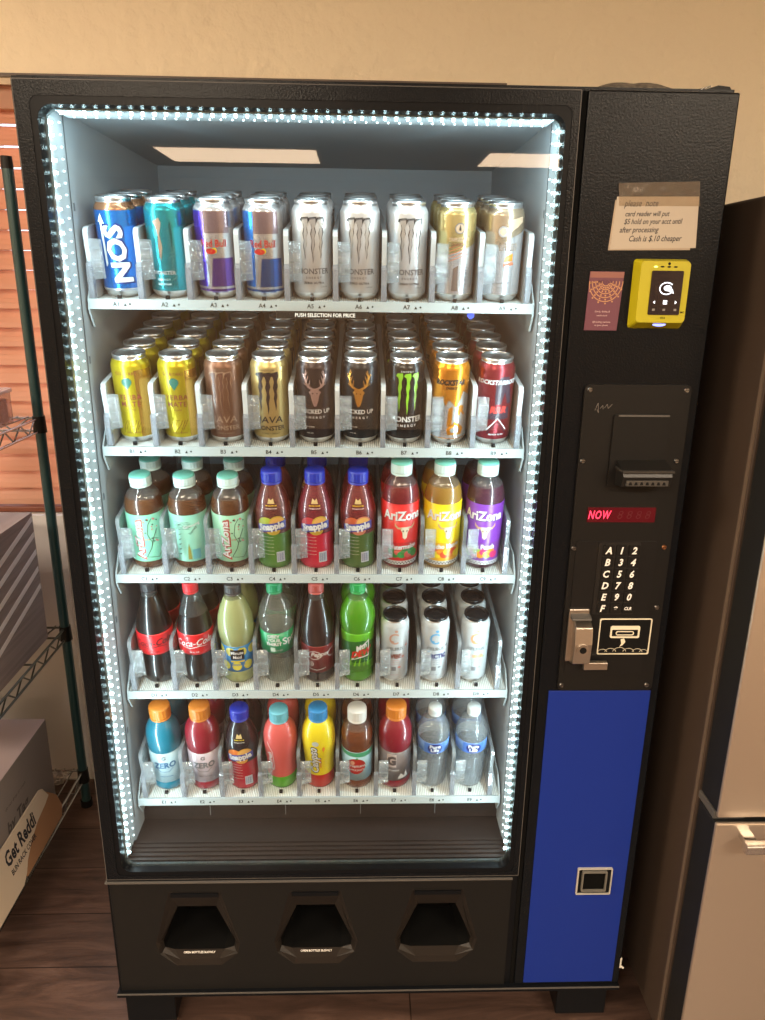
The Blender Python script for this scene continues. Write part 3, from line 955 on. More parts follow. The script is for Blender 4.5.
def make_can(label, body, art, r=0.033, h=0.158, lid=None, top=None, neckm=None, bandm=None):
    P = Prod(label, 'drink_can', 'can')
    k = r / 0.033; q = h / 0.158
    prof = [(0.0, .002), (.021 * k, .0015), (.0245 * k, .0), (.0262 * k, .0022 * q), (.0305 * k, .007 * q), (r, .0125 * q), (r, .1375 * q), (.0325 * k, .1405 * q), (.0300 * k, .1455 * q), (.0278 * k, .149 * q), (.0272 * k, .151 * q)]
    rad = radf([p for p in prof if p[1] >= .0022])
    b = PM()
    mats = [alu, alu, alu, alu, alu, body, neckm or body, neckm or body, bandm or body, alu]
    b.lathe(prof, body, 36, mats=mats)
    for z in ():
        pass
    art(b, rad)
    b.build('can_body', P.root)
    t = PM()
    lm = lid or alu
    t.lathe([(.0274 * k, .151 * q), (.0283 * k, .1535 * q), (.0283 * k, .1572 * q), (.0268 * k, h), (.0258 * k, .1568 * q), (.0248 * k, .152 * q), (.0225 * k, .1535 * q), (0, .1535 * q)], lm, 32)
    t.build('lid', P.root)
    g = PM()
    g.prism(rounded(-.0085 * k, .0085 * k, -.013 * k, .010 * k, .006 * k, 4), 'z', .1536 * q, .1546 * q, lid or alu)
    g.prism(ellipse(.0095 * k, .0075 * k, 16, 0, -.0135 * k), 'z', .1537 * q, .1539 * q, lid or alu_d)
    g.build('pull_tab', P.root)
    return P.root

CAP_N = 40
def knurl(t, z):
    return 1.0 + 0.018 * (1 if int(t / (2 * PI) * CAP_N) % 2 else 0)

def make_bottle(label, prof, fill, liq, cap, art=None, lab=None, labm=None, clear=clear_pet, neck=None, sleeve=None):
    """prof outer (r,z); fill height of liquid; cap=(r,z0,z1,mat[,topmat]); lab=(z0,z1)"""
    P = Prod(label, 'drink_bottle', 'bottle')
    rad = radf([p for p in prof if p[1] >= .001])
    b = PM()
    lo = [(r, z) for r, z in prof if z <= fill]
    rf = rad(fill)
    lo2 = lo + [(rf, fill)]
    hi = [(rf, fill)] + [(r, z) for r, z in prof if z > fill]
    if sleeve:
        # full body sleeve: list of (z_top, material)
        z0 = 0
        for zt, mt in sleeve:
            seg_ = [(rad(z0), z0)] if z0 > 0 else [(0, .001)]
            seg_ += [(r, z) for r, z in prof if z0 < z < zt or (z0 == 0 and z == 0)] + [(rad(zt), zt)]
            b.lathe(seg_, mt, 36); z0 = zt
        hi2 = [(rad(z0), z0)] + [(r, z) for r, z in prof if z > z0]
        b.lathe(hi2, liq, 36)
    else:
        b.lathe(lo2, liq, 36)
        b.lathe([(0, fill - .0002), (rf - .0004, fill - .0002)], liq, 36)
        b.lathe(hi, clear, 36)
    b.build('bottle_body', P.root)
    cr_, c0, c1, cm = cap[:4]
    c_ = PM()
    c_.lathe([(cr_ * .96, c0), (cr_, c0 + .001), (cr_, c1 - .003)], cm, CAP_N * 2, smooth=False, twist=knurl)
    c_.lathe([(cr_ * 1.0, c1 - .003), (cr_ * .97, c1 - .001), (cr_ * .90, c1), (0, c1)], cap[4] if len(cap) > 4 else cm, 32)
    c_.lathe([(cr_ * 1.01, c0 - .0045), (cr_ * 1.01, c0 - .001), (cr_ * .9, c0 - .0008)], cm, 32)
    c_.build('cap', P.root)
    if lab:
        L = PM()
        z0, z1 = lab
        zs = sorted(set([z0, z1] + [z for r, z in prof if z0 < z < z1]))
        L.lathe([(rad(z0), z0)] + [(rad(z) + .0004, z) for z in zs] + [(rad(z1), z1)], labm, 40)
        L.lathe([(rad(z) + .0002, z) for z in zs], label_in, 40)
        if art:
            art(L, lambda h: rad(h) + .0004)
        L.build('label', P.root)
    elif art:
        L = PM(); art(L, rad); L.build('printed_label', P.root)
    return P.root

def W(b, rad, st, size, mat, s0, h0, bold=.01, eps=.0005, **k):
    """wrapped lettering"""
    sh = k.pop('shear', 0.0); sp = k.pop('space', 1.0)
    b.wrap(text2d(st, size, bold, sh, sp), mat, rad, eps, step=(.004 if size > .009 else 0), dx=s0, dy=h0, **k)

def B(b, rad, pts, mat, eps=.0003, **k):
    b.wrap(pts if isinstance(pts, tuple) else poly2d(pts), mat, rad, eps, **k)

wht = ink_('print_white', (0.85, 0.86, 0.86)); blk = ink_('print_black', (0.01, 0.01, 0.012))
red = ink_('print_red', (0.62, 0.02, 0.02)); dred = ink_('print_dark_red', (0.25, 0.02, 0.02)); grn = ink_('print_green', (0.03, 0.30, 0.08))
silver_i = met('print_silver', (0.75, 0.76, 0.78), .3); orange_i = ink_('print_orange', (0.85, 0.25, 0.02)); yell = ink_('print_yellow', (0.85, 0.65, 0.03))
blue_i = ink_('print_blue', (0.02, 0.10, 0.50)); navy = ink_('print_navy', (0.01, 0.02, 0.16)); tan_i = ink_('print_tan', (0.60, 0.42, 0.28)); grey_p = ink_('print_grey', (0.18, 0.18, 0.19))

label_in = ink_('label_inside', (0.62, 0.66, 0.66))
# ---- cans of the top shelf
def a_nos(b, rad):
    W(b, rad, 'NOS', .0310, navy, .0065, .070, .06, .0004, rot=97, shear=.1, sx=1.08)
    W(b, rad, 'NOS', .0295, wht, .0055, .070, .04, .0007, rot=97, shear=.1, sx=1.10)
    B(b, rad, [(-.0165, .050), (-.0125, .055), (-.0150, .118), (-.0105, .117), (-.0160, .133), (-.0235, .120), (-.0195, .119)], wht, .0006)
    B(b, rad, rectp(-.05, .05, .0130, .0155), silver_i)
nos = make_can('bright blue tall can with big slanted white letters running up its side', met('can_blue', (.02, .22, .72)), a_nos, bandm=met('copper_band', (.45, .22, .12)), neckm=met('copper_band', (.45, .22, .12)))
def a_teal(b, rad):
    B(b, rad, [(-.014, .122), (-.003, .128), (.0005, .120), (-.004, .102), (-.001, .082), (-.0055, .060), (-.0085, .078), (-.0065, .098), (-.0095, .114)], ink_('tan_dk', (.38, .24, .16)), .0004)
    B(b, rad, [(.012, .120), (.015, .122), (.0165, .100), (.014, .075), (.0125, .098)], met('teal_dark', (.01, .16, .18)), .0004)
    for k in range(12):
        B(b, rad, linestroke([(.010 + .003 * math.sin(k * 2.1), .030 + k * .007), (.016 + .002 * math.cos(k), .035 + k * .007)], .0011), met('teal_light', (.35, .65, .68)), .0003)
    W(b, rad, 'MONSTER', .006, silver_i, -.002, .042, .02)
    W(b, rad, 'ENERGY', .0032, silver_i, -.004, .031, .02, space=1.5)
    W(b, rad, 'ZERO SUGAR', .0028, wht, -.004, .0235, .02)
teal = make_can('teal metallic tall can with one tan claw mark', met('can_teal', (.02, .36, .42)), a_teal)
def a_bull(c1, c2):
    def f(b, rad):
        B(b, rad, rectp(-.047, -.0135, .0205, .139), c1, .0002)
        B(b, rad, rectp(-.0135, .030, .105, .139), met('bull_dusk', (.34, .25, .28)), .0002)
        B(b, rad, [(-.006, .0205), (.036, .0205), (.036, .066), (-.001, .066)], c2, .0002)
        B(b, rad, rectp(-.05, .05, .0130, .0165), c2, .0002)
        W(b, rad, 'Red Bull', .0120, red, .0015, .0895, .012, sx=.80)
        B(b, rad, ellipse(.009, .0045, 16, -.004, .077), red, .0004)
        B(b, rad, ellipse(.0045, .0045, 14, .002, .078), yell, .00035)
        W(b, rad, 'ENERGY DRINK', .0028, c1, .008, .012, .02)
    return f
sil = met('can_silver', (.66, .66, .68))
bullv = make_can('silver and violet tall can with small red lettering', sil, a_bull(met('violet', (.10, .05, .55)), met('violet2', (.14, .07, .38))))
bullb = make_can('silver and blue tall can with small red lettering', sil, a_bull(met('azure', (.02, .22, .75)), met('azure2', (.03, .12, .42))))
def a_ultra(s0):
    def f(b, rad):
        claw(b, rad, grey_p, .0215, .034, s0, .096, outline=blk)
        claw(b, rad, met('claw_grey', (.55, .54, .54), .4), .0205, .0315, s0, .0965, .00055)
        W(b, rad, 'MONSTER', .0092, grey_p, s0, .0475, .02, sx=.95)
        W(b, rad, 'ENERGY', .0035, grey_p, s0, .037, .02, space=1.7)
        W(b, rad, 'ZERO ULTRA', .0034, blk, s0, .0285, .03, space=1.3)
        W(b, rad, 'ZERO SUGAR', .0026, grey_p, s0, .131, .01, space=1.4)
        W(b, rad, '16 FL OZ', .0022, grey_p, s0 + .018, .022, .01)
    return f
whc = met('can_white', (.72, .73, .75), .35, .55)
ul = [make_can(l_, whc, a_ultra(s_)) for l_, s_ in (
    ('white can with dark claw marks, leftmost of three alike on the top shelf', .004),
    ('white can with dark claw marks, middle of three alike on the top shelf', -.001),
    ('white can with dark claw marks, rightmost of three alike on the top shelf', .003))]
def a_tri(b, rad):
    B(b, rad, [(-.05, .013), (.05, .013), (.05, .098), (.0, .082), (-.05, .066)], sil, .0002)
    B(b, rad, ellipse(.0085, .0085, 20, .003, .118), grey_p, .0003)
    B(b, rad, ellipse(.0070, .0070, 20, .003, .118), tan_i, .0004)
    B(b, rad, [(.0, .1125), (.003, .1245), (.006, .1125), (.0045, .116), (.003, .114), (.0015, .116)], blk, .0006)
    W(b, rad, 'TRIPLESHOT', .0058, tan_i, .003, .101, .02, sx=.8, rot=3)
    W(b, rad, 'ENERGY', .0052, ink_('brown_ink', (.18, .09, .05)), .003, .093, .02, rot=3)
    for k in range(5):
        B(b, rad, linestroke([(-.014, .066 + k * .0052), (.018, .0775 + k * .0052)], .0011), ink_('brick_ink', (.50, .16, .08)), .0003)
    B(b, rad, [(-.007, .018), (.004, .018), (.003, .060), (-.005, .055)], ink_('cocoa', (.16, .11, .09)), .0003)
    for k in range(7):
        W(b, rad, 'energy coffee', .0024, grey_p, .014, .058 - k * .005, 0)
tri = make_can('gold and silver can with round emblem and rust diagonal stripes', met('can_gold', (.62, .50, .22)), a_tri)
def a_esp(b, rad):
    B(b, rad, [(-.05, .013), (.05, .013), (.05, .120), (.01, .105), (-.02, .085), (-.05, .085)], sil, .0002)
    B(b, rad, [(.004, .112), (.03, .128), (.03, .137), (.0, .132)], tan_i, .0003)
    W(b, rad, 'ESPRESSO', .0125, ink_('cocoa2', (.25, .17, .11)), .004, .090, .01, sx=.42)
    B(b, rad, [(-.001, .066), (.013, .068), (.013, .080), (.001, .077)], orange_i, .0004)
    B(b, rad, linestroke([(-.002, .0615), (.015, .064)], .005), ink_('brick_ink', (.50, .16, .08)), .0004)
    B(b, rad, ellipse(.0085, .0085, 20, -.006, .114), silver_i, .0004)
    B(b, rad, ellipse(.0055, .0055, 20, -.006, .114), tan_i, .0006)
    W(b, rad, 'DOUBLESHOT', .0035, grey_p, -.004, .032, .01)
    W(b, rad, '15 FL OZ', .0025, grey_p, -.004, .0245, .01)
esp = make_can('silver and tan can with tall brown lettering and orange patch', met('can_tan', (.50, .38, .26)), a_esp)

# ---- cans of the second shelf
def a_yerba(side):
    def f(b, rad):
        B(b, rad, rectp(.013 + side, .05, .013, .133), met('can_orange_side', (.55, .30, .05)), .0002)
        dr = ink_('maroon_ink', (.28, .05, .04))
        W(b, rad, 'GUAYAKI', .0058, dr, -.002, .128, .0, space=1.1)
        B(b, rad, ellipse(.0085, .0078, 18, -.001, .113), ink_('leaf_green', (.02, .16, .12)), .0004)
        B(b, rad, [(-.009, .111), (-.001, .099), (.007, .111)], ink_('leaf_green', (.02, .16, .12)), .00045)
        W(b, rad, 'YERBA', .0092, dr, .001, .086, .01, space=1.1)
        W(b, rad, 'MATE', .0092, dr, .001, .0735, .01, space=1.1)
        W(b, rad, 'organic', .0035, dr, .001, .063, 0)
        for k in range(6):
            B(b, rad, linestroke([(-.018 + k * .005, .020 + (k % 2) * .006), (-.014 + k * .006, .036 + (k % 3) * .004), (-.008 + k * .005, .044)], .0009), met('can_orange_side', (.55, .30, .05)), .0003)
        W(b, rad, '150mg CAFFEINE', .0028, dr, .0, .0205, 0)
    return f
yel = met('can_yellow', (.58, .46, .02), .28, .65)
yb1 = make_can('yellow can with dark lettering and green emblem, nearer the left wall', yel, a_yerba(0))
yb2 = make_can('yellow can with dark lettering and green emblem, next to the brown can', yel, a_yerba(.006))
def a_java(cl, tx, out_=None):
    def f(b, rad):
        claw(b, rad, cl, .0215, .036, .0, .094, outline=out_)
        W(b, rad, 'JAVA', .0125, tx, .001, .0445, .01, sx=1.15, shear=.1)
        W(b, rad, 'MONSTER', .0085, tx, .001, .0305, .02)
        W(b, rad, 'COFFEE + ENERGY', .0028, tx, .001, .0205, .0)
        W(b, rad, 'PREMIUM', .003, tx, .0, .136, 0, space=1.6)
    return f
jb = make_can('brown metallic can with dark claw marks and tan lettering', met('can_mocha', (.22, .105, .065), .35, .6), a_java(ink_('mocha_claw', (.14, .055, .035)), ink_('mocha_text', (.42, .27, .18)), ink_('mocha_text', (.42, .27, .18))))
jg = make_can('pale gold can with black claw marks and black lettering', met('can_pale_gold', (.60, .45, .18), .32, .6), a_java(ink_('plum', (.02, .010, .014)), blk, blk))
def a_buck(cm, s0):
    def f(b, rad):
        B(b, rad, [(-.0045, .104), (.0045, .104), (.0065, .100), (.0085, .0985), (.0060, .0945), (.0040, .084), (.0015, .0775), (-.0015, .0775), (-.0040, .084), (-.0060, .0945), (-.0085, .0985), (-.0065, .100)], cm, .0004, dx=s0, dy=-.024, sx=1.28, sy=1.24)
        for sg in (-1, 1):
            main = [(sg * .003, .103), (sg * .009, .106), (sg * .0125, .113), (sg * .0135, .121), (sg * .0115, .130)]
            b.wrap(linestroke(main, [.0032, .003, .0026, .002, .0007]), cm, rad, .0004, dx=s0, dy=-.024, sx=1.28, sy=1.24)
            for (a, c_) in (((.0085, .106), (.0065, .116)), ((.012, .112), (.0085, .122)), ((.0135, .117), (.0165, .1245)), ((.0095, .1065), (.0160, .1105)), ((.0135, .121), (.0095, .1275))):
                b.wrap(linestroke([(sg * a[0], a[1]), (sg * c_[0], c_[1])], [.0022, .0007]), cm, rad, .00045, dx=s0, dy=-.024, sx=1.28, sy=1.24)
            b.wrap(poly2d(ellipse(.0009, .0009, 8, sg * .0028, .0965)), blk, rad, .0006, dx=s0, dy=-.024, sx=1.28, sy=1.24)
        W(b, rad, 'BUCKED UP', .0078, wht, s0, .0625, .02, sx=.95)
        W(b, rad, 'ENERGY', .0042, wht, s0, .0515, .02, space=1.9)
        W(b, rad, 'ZERO SUGAR', .0024, wht, s0 - .012, .034, .01)
        W(b, rad, '16 FL OZ', .0022, wht, s0 - .010, .022, .01)
    return f
bkr = make_can('black can with rose and silver deer head', met('can_black_rose', (.035, .022, .024), .3, .5), a_buck(met('rose_metal', (.62, .40, .36)), .001))
bko = make_can('black can with orange and yellow deer head', met('can_black', (.012, .014, .018), .3, .5), a_buck(met('orange_metal', (.80, .36, .06)), -.003))
def a_mon(b, rad):
    claw(b, rad, ink_('neon_green', (.28, .62, .03)), .0230, .037, .003, .095)
    W(b, rad, 'MONSTER', .0102, wht, .003, .049, .03, sx=.95)
    W(b, rad, 'ENERGY', .0048, wht, .003, .037, .02, space=1.6)
    W(b, rad, 'ENERGY', .003, wht, .001, .136, .02, space=1.6)
mon = make_can('black can with neon green claw marks and white lettering', met('can_black2', (.010, .010, .011), .25, .4), a_mon)
def a_rso(b, rad):
    B(b, rad, [(-.05, .014), (.05, .014), (.05, .085), (.022, .100), (.010, .070), (-.006, .088), (-.05, .080)], sil, .0002)
    W(b, rad, 'ROCKSTAR', .0095, blk, -.003, .117, .05, shear=.25, sx=.8)
    W(b, rad, 'ENERGY', .0045, blk, .001, .107, .02, shear=.25)
    om = met('can_orange', (.80, .30, .02))
    B(b, rad, [(-.006, .036), (.002, .036), (.004, .074), (-.004, .070)], om, .0004)
    B(b, rad, [(-.018, .090), (-.010, .074), (-.002, .090), (-.010, .100)], om, .0004)
    W(b, rad, 'R', .018, om, .021, .066, .04)
    B(b, rad, [(-.004, .020), (.022, .020), (.026, .032), (.009, .046), (-.006, .032)], om, .0004)
    B(b, rad, [(.002, .024), (.016, .024), (.018, .031), (.009, .038), (.0, .031)], sil, .0005)
rso = make_can('orange and silver can with black slanted lettering', met('can_orange', (.80, .30, .02)), a_rso)
def a_rsr(b, rad):
    dk = ink_('plum_dark', (.05, .03, .05))
    W(b, rad, 'ROCKSTAR', .0078, wht, -.014, .118, .03, shear=.2)
    W(b, rad, 'ROCKSTAR', .0078, wht, .038, .118, .03, shear=.2, sx=.9)
    B(b, rad, [(-.004, .112), (.004, .128), (.020, .128), (.030, .078), (.020, .078), (.014, .100), (.008, .078), (-.003, .078)], dk, .0003)
    B(b, rad, [(-.02, .050), (.026, .050), (.026, .072), (-.02, .072)], dk, .0003)
    W(b, rad, 'RRR', .012, ink_('bright_red', (.75, .06, .05)), .004, .068, .05, shear=.2)
    P = [(-.014, .030), (.004, .052), (.022, .030)]
    b.wrap(linestroke(P, .0022), wht, rad, .0005)
    b.wrap(linestroke([(-.014, .023), (.004, .045), (.022, .023)], .0016), dk, rad, .0005)
    W(b, rad, 'ENERGY DRINK', .003, wht, .004, .0215, .01)
rsr = make_can('dark red can with white lettering and chevron', met('can_red', (.24, .02, .03), .3, .6), a_rsr)

# ---- white slim cans of the fourth shelf
def a_cel(main, sub, flv, acc):
    def f(b, rad):
        W(b, rad, 'CELSIUS', .0070, ink_('cel_grey', (.16, .17, .18)), .0, .088, .02)
        b.wrap(linestroke([(.010 * math.cos(R(a)), .112 + .011 * math.sin(R(a))) for a in range(50, 311, 20)], .0035), acc, rad, .0003)
        W(b, rad, flv, .0105, main, .002, .070, .05, sx=.8)
        for k in range(3):
            W(b, rad, 'essential energy', .0024, sub, .0, .060 - k * .005, 0)
        B(b, rad, rectp(-.006, .003, .034, .044), grey_p)
        W(b, rad, '12 FL OZ', .0028, sub, .0, .024, 0)
        for k in range(9):
            B(b, rad, ellipse(.0035, .0028, 10, -.016 + 0.0075 * ((k * 5) % 9) - .012, .030 + k * .0125), sub if k % 2 else acc, .0003)
    return f
blid = met('black_lid', (.012, .012, .013), .25, .3)
wsl = met('slim_white', (.44, .46, .47), .5, .05)
def slim(label, art):
    return make_can(label, wsl, art, r=.0278, h=.156, lid=blid)
cl1 = slim('slim white can with black lid and reddish brown fruit print', a_cel(ink_('cherry_brown', (.22, .06, .04)), ink_('blush', (.60, .25, .22)), 'VIBE', ink_('sand', (.55, .30, .22))))
cl2 = slim('slim white can with black lid and blue icy print', a_cel(navy, grey_p, 'ARCTIC', ink_('ice_blue', (.12, .38, .65))))
cl3 = slim('slim white can with black lid and orange and green print', a_cel(ink_('peach', (.80, .38, .18)), ink_('sage', (.35, .50, .30)), 'peach', ink_('peach', (.80, .38, .18))))
# ---- bottles
def AZ(k=1.0):
    return [(0, .002), (.024, .0), (.031, .002), (.0345, .009), (.0347, .02), (.0347, .140 * k), (.0340, .150 * k), (.0315, .163 * k), (.027, .174 * k), (.0195, .184 * k), (.0150, .189 * k), (.0140, .192 * k), (.0140, .198 * k)]
mint_cap = pm('cap_white', (0.465, 0.585, 0.555), .4); mint_top = pm('cap_mint', (0.120, 0.375, 0.300), .45)
def azcap(k):
    return (.0192, .1935 * k, .2130 * k, mint_cap, mint_top)
tea = liquid('tea_brown', (.22, .085, .03), (.62, .34, .18), .45)
mint = ink_('label_mint', (.22, .58, .40), .4)
mint2 = ink_('label_mint2', (.26, .60, .46), .4)
def branch(b, rad, s0):
    dk = ink_('twig', (.05, .07, .05)); pk = ink_('blossom', (.62, .22, .22))
    b.wrap(linestroke([(s0 - .012, .030), (s0 - .002, .048), (s0 + .004, .070), (s0 + .012, .088)], .0014), dk, rad, .0003)
    b.wrap(linestroke([(s0 + .001, .060), (s0 - .006, .078), (s0 - .003, .100), (s0 + .004, .112)], .0011), dk, rad, .0003)
    b.wrap(linestroke([(s0 + .004, .070), (s0 + .013, .066)], .0010), dk, rad, .0003)
    b.wrap(linestroke([(s0 - .012, .030), (s0 + .010, .026), (s0 + .016, .036)], .0011), dk, rad, .0003)
    rn = random.Random(5)
    for k in range(20):
        b.wrap(poly2d(ellipse(.0016, .0016, 7, s0 + rn.uniform(-.010, .014), rn.uniform(.055, .114))), pk if k % 3 else dk, rad, .0004, step=0)
def a_az_v(b, rad):
    W(b, rad, 'AriZona', .0165, ink_('label_red', (.45, .05, .04)), -.0066, .068, .06, .0003, rot=90, sx=1.12)
    W(b, rad, 'AriZona', .0150, wht, -.0075, .0685, .015, .0006, rot=90, sx=1.15)
    branch(b, rad, .015)
def a_az_side(b, rad):
    dk = ink_('twig', (.05, .07, .05))
    for k in range(5):
        W(b, rad, 'Green Tea with', .0030, dk, -.006 + (k % 2) * .003, .106 - k * .0035, 0)
    for k in range(7):
        b.wrap(linestroke([(-.018 + k * .001, .034 + k * .011), (-.011 + k * .001, .038 + k * .011), (-.013, .034 + k * .011)], .0010), dk, rad, .0003, step=0)
    W(b, rad, 'Ginseng', .0070, wht, .012, .098, .01, rot=15)
    W(b, rad, 'honey', .0060, dk, .014, .088, .0, rot=50)
    B(b, rad, [(.0, .024), (.007, .024), (.006, .044), (.0035, .060), (.001, .044)], ink_('gold_leaf', (.30, .28, .06)), .0003)
    B(b, rad, rectp(.009, .024, .024, .046), ink_('label_aqua', (.15, .45, .50)), .0002)
az1 = make_bottle('mint-label tea bottle with vertical white lettering, in the leftmost lane', AZ(.9), .150, tea, azcap(.9), a_az_v, (.019, .1205), mint)
az2 = make_bottle('mint-label tea bottle turned to its small print, without big lettering', AZ(.9), .150, tea, azcap(.9), a_az_side, (.019, .1205), mint2)
az3 = make_bottle('mint-label tea bottle with vertical white lettering, next to a blue-capped bottle', AZ(.9), .150, tea, azcap(.9), a_az_v, (.019, .1205), ink_('label_mint3', (.30, .58, .38), .4))
def skull(b, rad, s0, h0):
    bone = ink_('bone', (.72, .62, .45)); dk = ink_('skull_eye_ink', (.20, .12, .08))
    B(b, rad, [(-.007, .010), (.007, .010), (.008, .004), (.005, -.002), (.004, -.012), (0, -.016), (-.004, -.012), (-.005, -.002), (-.008, .004)], bone, .0005, dx=s0, dy=h0)
    for sg in (-1, 1):
        b.wrap(linestroke([(sg * .006, .008), (sg * .013, .008), (sg * .018, .013), (sg * .019, .018)], [.004, .004, .003, .0008]), ink_('horn', (.65, .42, .22)), rad, .0005, dx=s0, dy=h0)
        B(b, rad, ellipse(.0016, .0022, 8, sg * .0035, .002), dk, .0007, dx=s0, dy=h0)  # printed dark eyes of the skull
def a_az_front(flv, s0, tcol, fruit, bandm):
    def f(b, rad):
        W(b, rad, 'AriZona', .0195, tcol, s0 + .001, .1155, .04, .0003, sx=.86)
        W(b, rad, 'AriZona', .0190, wht, s0, .1165, .03, .0006, sx=.86)
        skull(b, rad, s0 + .005, .083)
        B(b, rad, rectp(-.05, .05, .0185, .060), bandm, .0001)
        rn = random.Random(len(flv))
        for k in range(9):
            B(b, rad, ellipse(.0085, .0075, 14, s0 - .026 + k * .0065, .034 + .006 * (k % 2)), fruit[k % len(fruit)], .0002 + .00003 * k)
        W(b, rad, flv, .0105, wht, s0 + .001, .0510, .03, .0007, sx=.75, rot=3)
        B(b, rad, rectp(-.05, .05, .0125, .0205), wht, .0005)
        for k in range(30):
            for j in range(2):
                x = -.045 + k * .003
                if (k + j) % 2:
                    b.wrap(poly2d(rectp(x, x + .003, .0135 + j * .003, .0165 + j * .003)), blk, rad, .0007, step=0)
    return f
az7 = make_bottle('bottle with red label, white lettering, bull skull and watermelon print', AZ(1.0), .170, liquid('melon_red', (.35, .03, .04), (.8, .25, .2), .45), azcap(1.0),
    a_az_front('Watermelon', .003, ink_('deep_red', (.35, .01, .02)), [ink_('melon', (.65, .10, .08)), grn, ink_('rind', (.05, .22, .05))], ink_('label_red3', (.55, .02, .02))), (.0125, .140), ink_('label_red2', (.70, .02, .02)))
az8 = make_bottle('bottle with bright yellow label, white lettering and bull skull', AZ(1.0), .170, liquid('mango', (.55, .30, .05), (.9, .6, .25), .5), azcap(1.0),
    a_az_front('Mucho Mango', .004, orange_i, [ink_('mango_o', (.75, .25, .02)), ink_('mango_r', (.65, .08, .03)), yell], ink_('label_amber', (.80, .42, .02))), (.0125, .140), ink_('label_yellow', (.85, .62, .01)))
az9 = make_bottle('bottle with purple label, white lettering and bull skull', AZ(1.0), .170, liquid('plum_tea', (.12, .03, .06), (.5, .25, .3), .5), azcap(1.0),
    a_az_front('Fruit Punch', -.007, ink_('deep_purple', (.06, .01, .12)), [ink_('lime', (.35, .50, .05)), ink_('mango_o', (.75, .25, .02)), ink_('rasp', (.6, .03, .15))], ink_('label_violet', (.20, .05, .30))), (.0125, .140), ink_('label_purple', (.20, .04, .38)))

SNP = [(0, .002), (.024, .0), (.0325, .003), (.0345, .012), (.0330, .035), (.0318, .055), (.0325, .070), (.0342, .090), (.0342, .105), (.0330, .122), (.0280, .142), (.0220, .158), (.0175, .168), (.0160, .176), (.0160, .181)]
bluecap = pm('cap_blue', (0.009, 0.022, 0.315), .35)
def a_snap(lower, fr1, fr2, cream=False):
    def f(b, rad):
        B(b, rad, ellipse(.016, .0155, 20, -.011, .098), fr1, .0003)
        B(b, rad, ellipse(.0155, .0150, 20, .010, .101), fr2, .00035)
        B(b, rad, ellipse(.0130, .0125, 20, .010, .101), ink_('pulp', (.80, .45, .12)), .0004)
        B(b, rad, ellipse(.013, .009, 20, .002, .085), fr2, .0004)
        P = [(-.028, .080), (.027, .089), (.027, .106), (-.028, .097)]
        B(b, rad, P, ink_('snap_blue', (.05, .06, .38)), .0006)
        W(b, rad, 'Snapple', .0140, wht, -.0005, .0930, .05, .0009, rot=9, sx=.80)
        W(b, rad, 'MADE FROM', .0026, yell, .0, .1365, .01)
        W(b, rad, 'THE BEST STUFF', .0022, wht, .0, .131, .01)
        B(b, rad, [(-.006, .140), (.006, .140), (.004, .150), (.0, .146), (-.004, .150)], ink_('badge', (.65, .48, .2)), .0003)
        for k in range(6):
            W(b, rad, 'Kiwi Strawberry juice', .0023, ink_('pale_print', (.75, .80, .70)), -.009, .071 - k * .0075, .0, sx=.8)
        B(b, rad, rectp(.006, .0215, .0165, .0385), ink_('bar_white', (.62, .68, .78)), .0004, rot=0)
        for k in range(9):
            B(b, rad, rectp(.0075 + k * .0014, .0075 + k * .0014 + (.0004 if k % 3 else .0008), .019, .036), ink_('bar_blue', (.12, .16, .36)), .0006, step=0)
    return f
def snapple(label, low, up, tintup, fr1, fr2):
    upm = liquid('liq_' + low[0], up, tintup, .55)
    return make_bottle(label, SNP, .165, upm, (.0185, .178, .1985, bluecap), a_snap(None, fr1, fr2), sleeve=[(.078, ink_('sleeve_' + low[0], low[1], .22))])
sn4 = snapple('blue-capped bottle with green base and yellow-green fruit, beside mint-label teas', ('kiwi', (.10, .26, .05)), (.25, .06, .05), (.8, .4, .3), ink_('kiwi', (.42, .50, .05)), ink_('lemon', (.62, .42, .05)))
sn5 = snapple('blue-capped juice bottle with bright pink-red base', ('pink', (.62, .02, .06)), (.30, .03, .05), (.85, .35, .3), ink_('berry', (.55, .05, .06)), ink_('lemon', (.62, .42, .05)))
sn6 = snapple('blue-capped bottle with green base and red fruit, beside a red-label bottle', ('apple', (.09, .18, .05)), (.30, .035, .04), (.85, .35, .3), ink_('berry2', (.60, .12, .04)), ink_('blood', (.60, .20, .12)))
sn_e = snapple('blue-capped juice bottle with dark neck and red base on the bottom shelf', ('punch', (.48, .02, .04)), (.03, .02, .025), (.2, .12, .12), ink_('org', (.75, .20, .03)), ink_('org2', (.80, .38, .05)))

COKE = [(0, .006), (.012, .004), (.022, .0), (.029, .002), (.0335, .010), (.0345, .024), (.0325, .045), (.0315, .060), (.0335, .0725), (.0345, .080), (.0345, .118), (.0335, .128), (.0300, .145), (.0245, .165), (.0185, .185), (.0145, .197), (.0135, .203), (.0135, .209)]
cola = liquid('cola', (.006, .003, .002), (.06, .02, .012), .6)
def cokecap(m_):
    return (.0145, .2065, .2235, m_)
def a_coke(tm, s0):
    def f(b, rad):
        W(b, rad, 'Coca-Cola', .0150, tm, s0, .1035, .012, .0004, shear=.45, sx=.86, rot=4)
        b.wrap(linestroke([(s0 - .024, .094), (s0 - .008, .091), (s0 + .010, .095), (s0 + .026, .093)], [.0005, .0018, .0018, .0005]), tm, rad, .0004)
        W(b, rad, 'zero sugar' if tm == blk else '20 FL OZ', .0034, tm, s0, .082, .01)
    return f
coke_red = ink_('cola_label_red', (.66, .015, .02))
ck1 = make_bottle('cola bottle with black cap and red label with black script', COKE, .196, cola, cokecap(pm('cap_black', (0.015, 0.015, 0.017), .4)), a_coke(blk, .004), (.0745, .1225), coke_red)
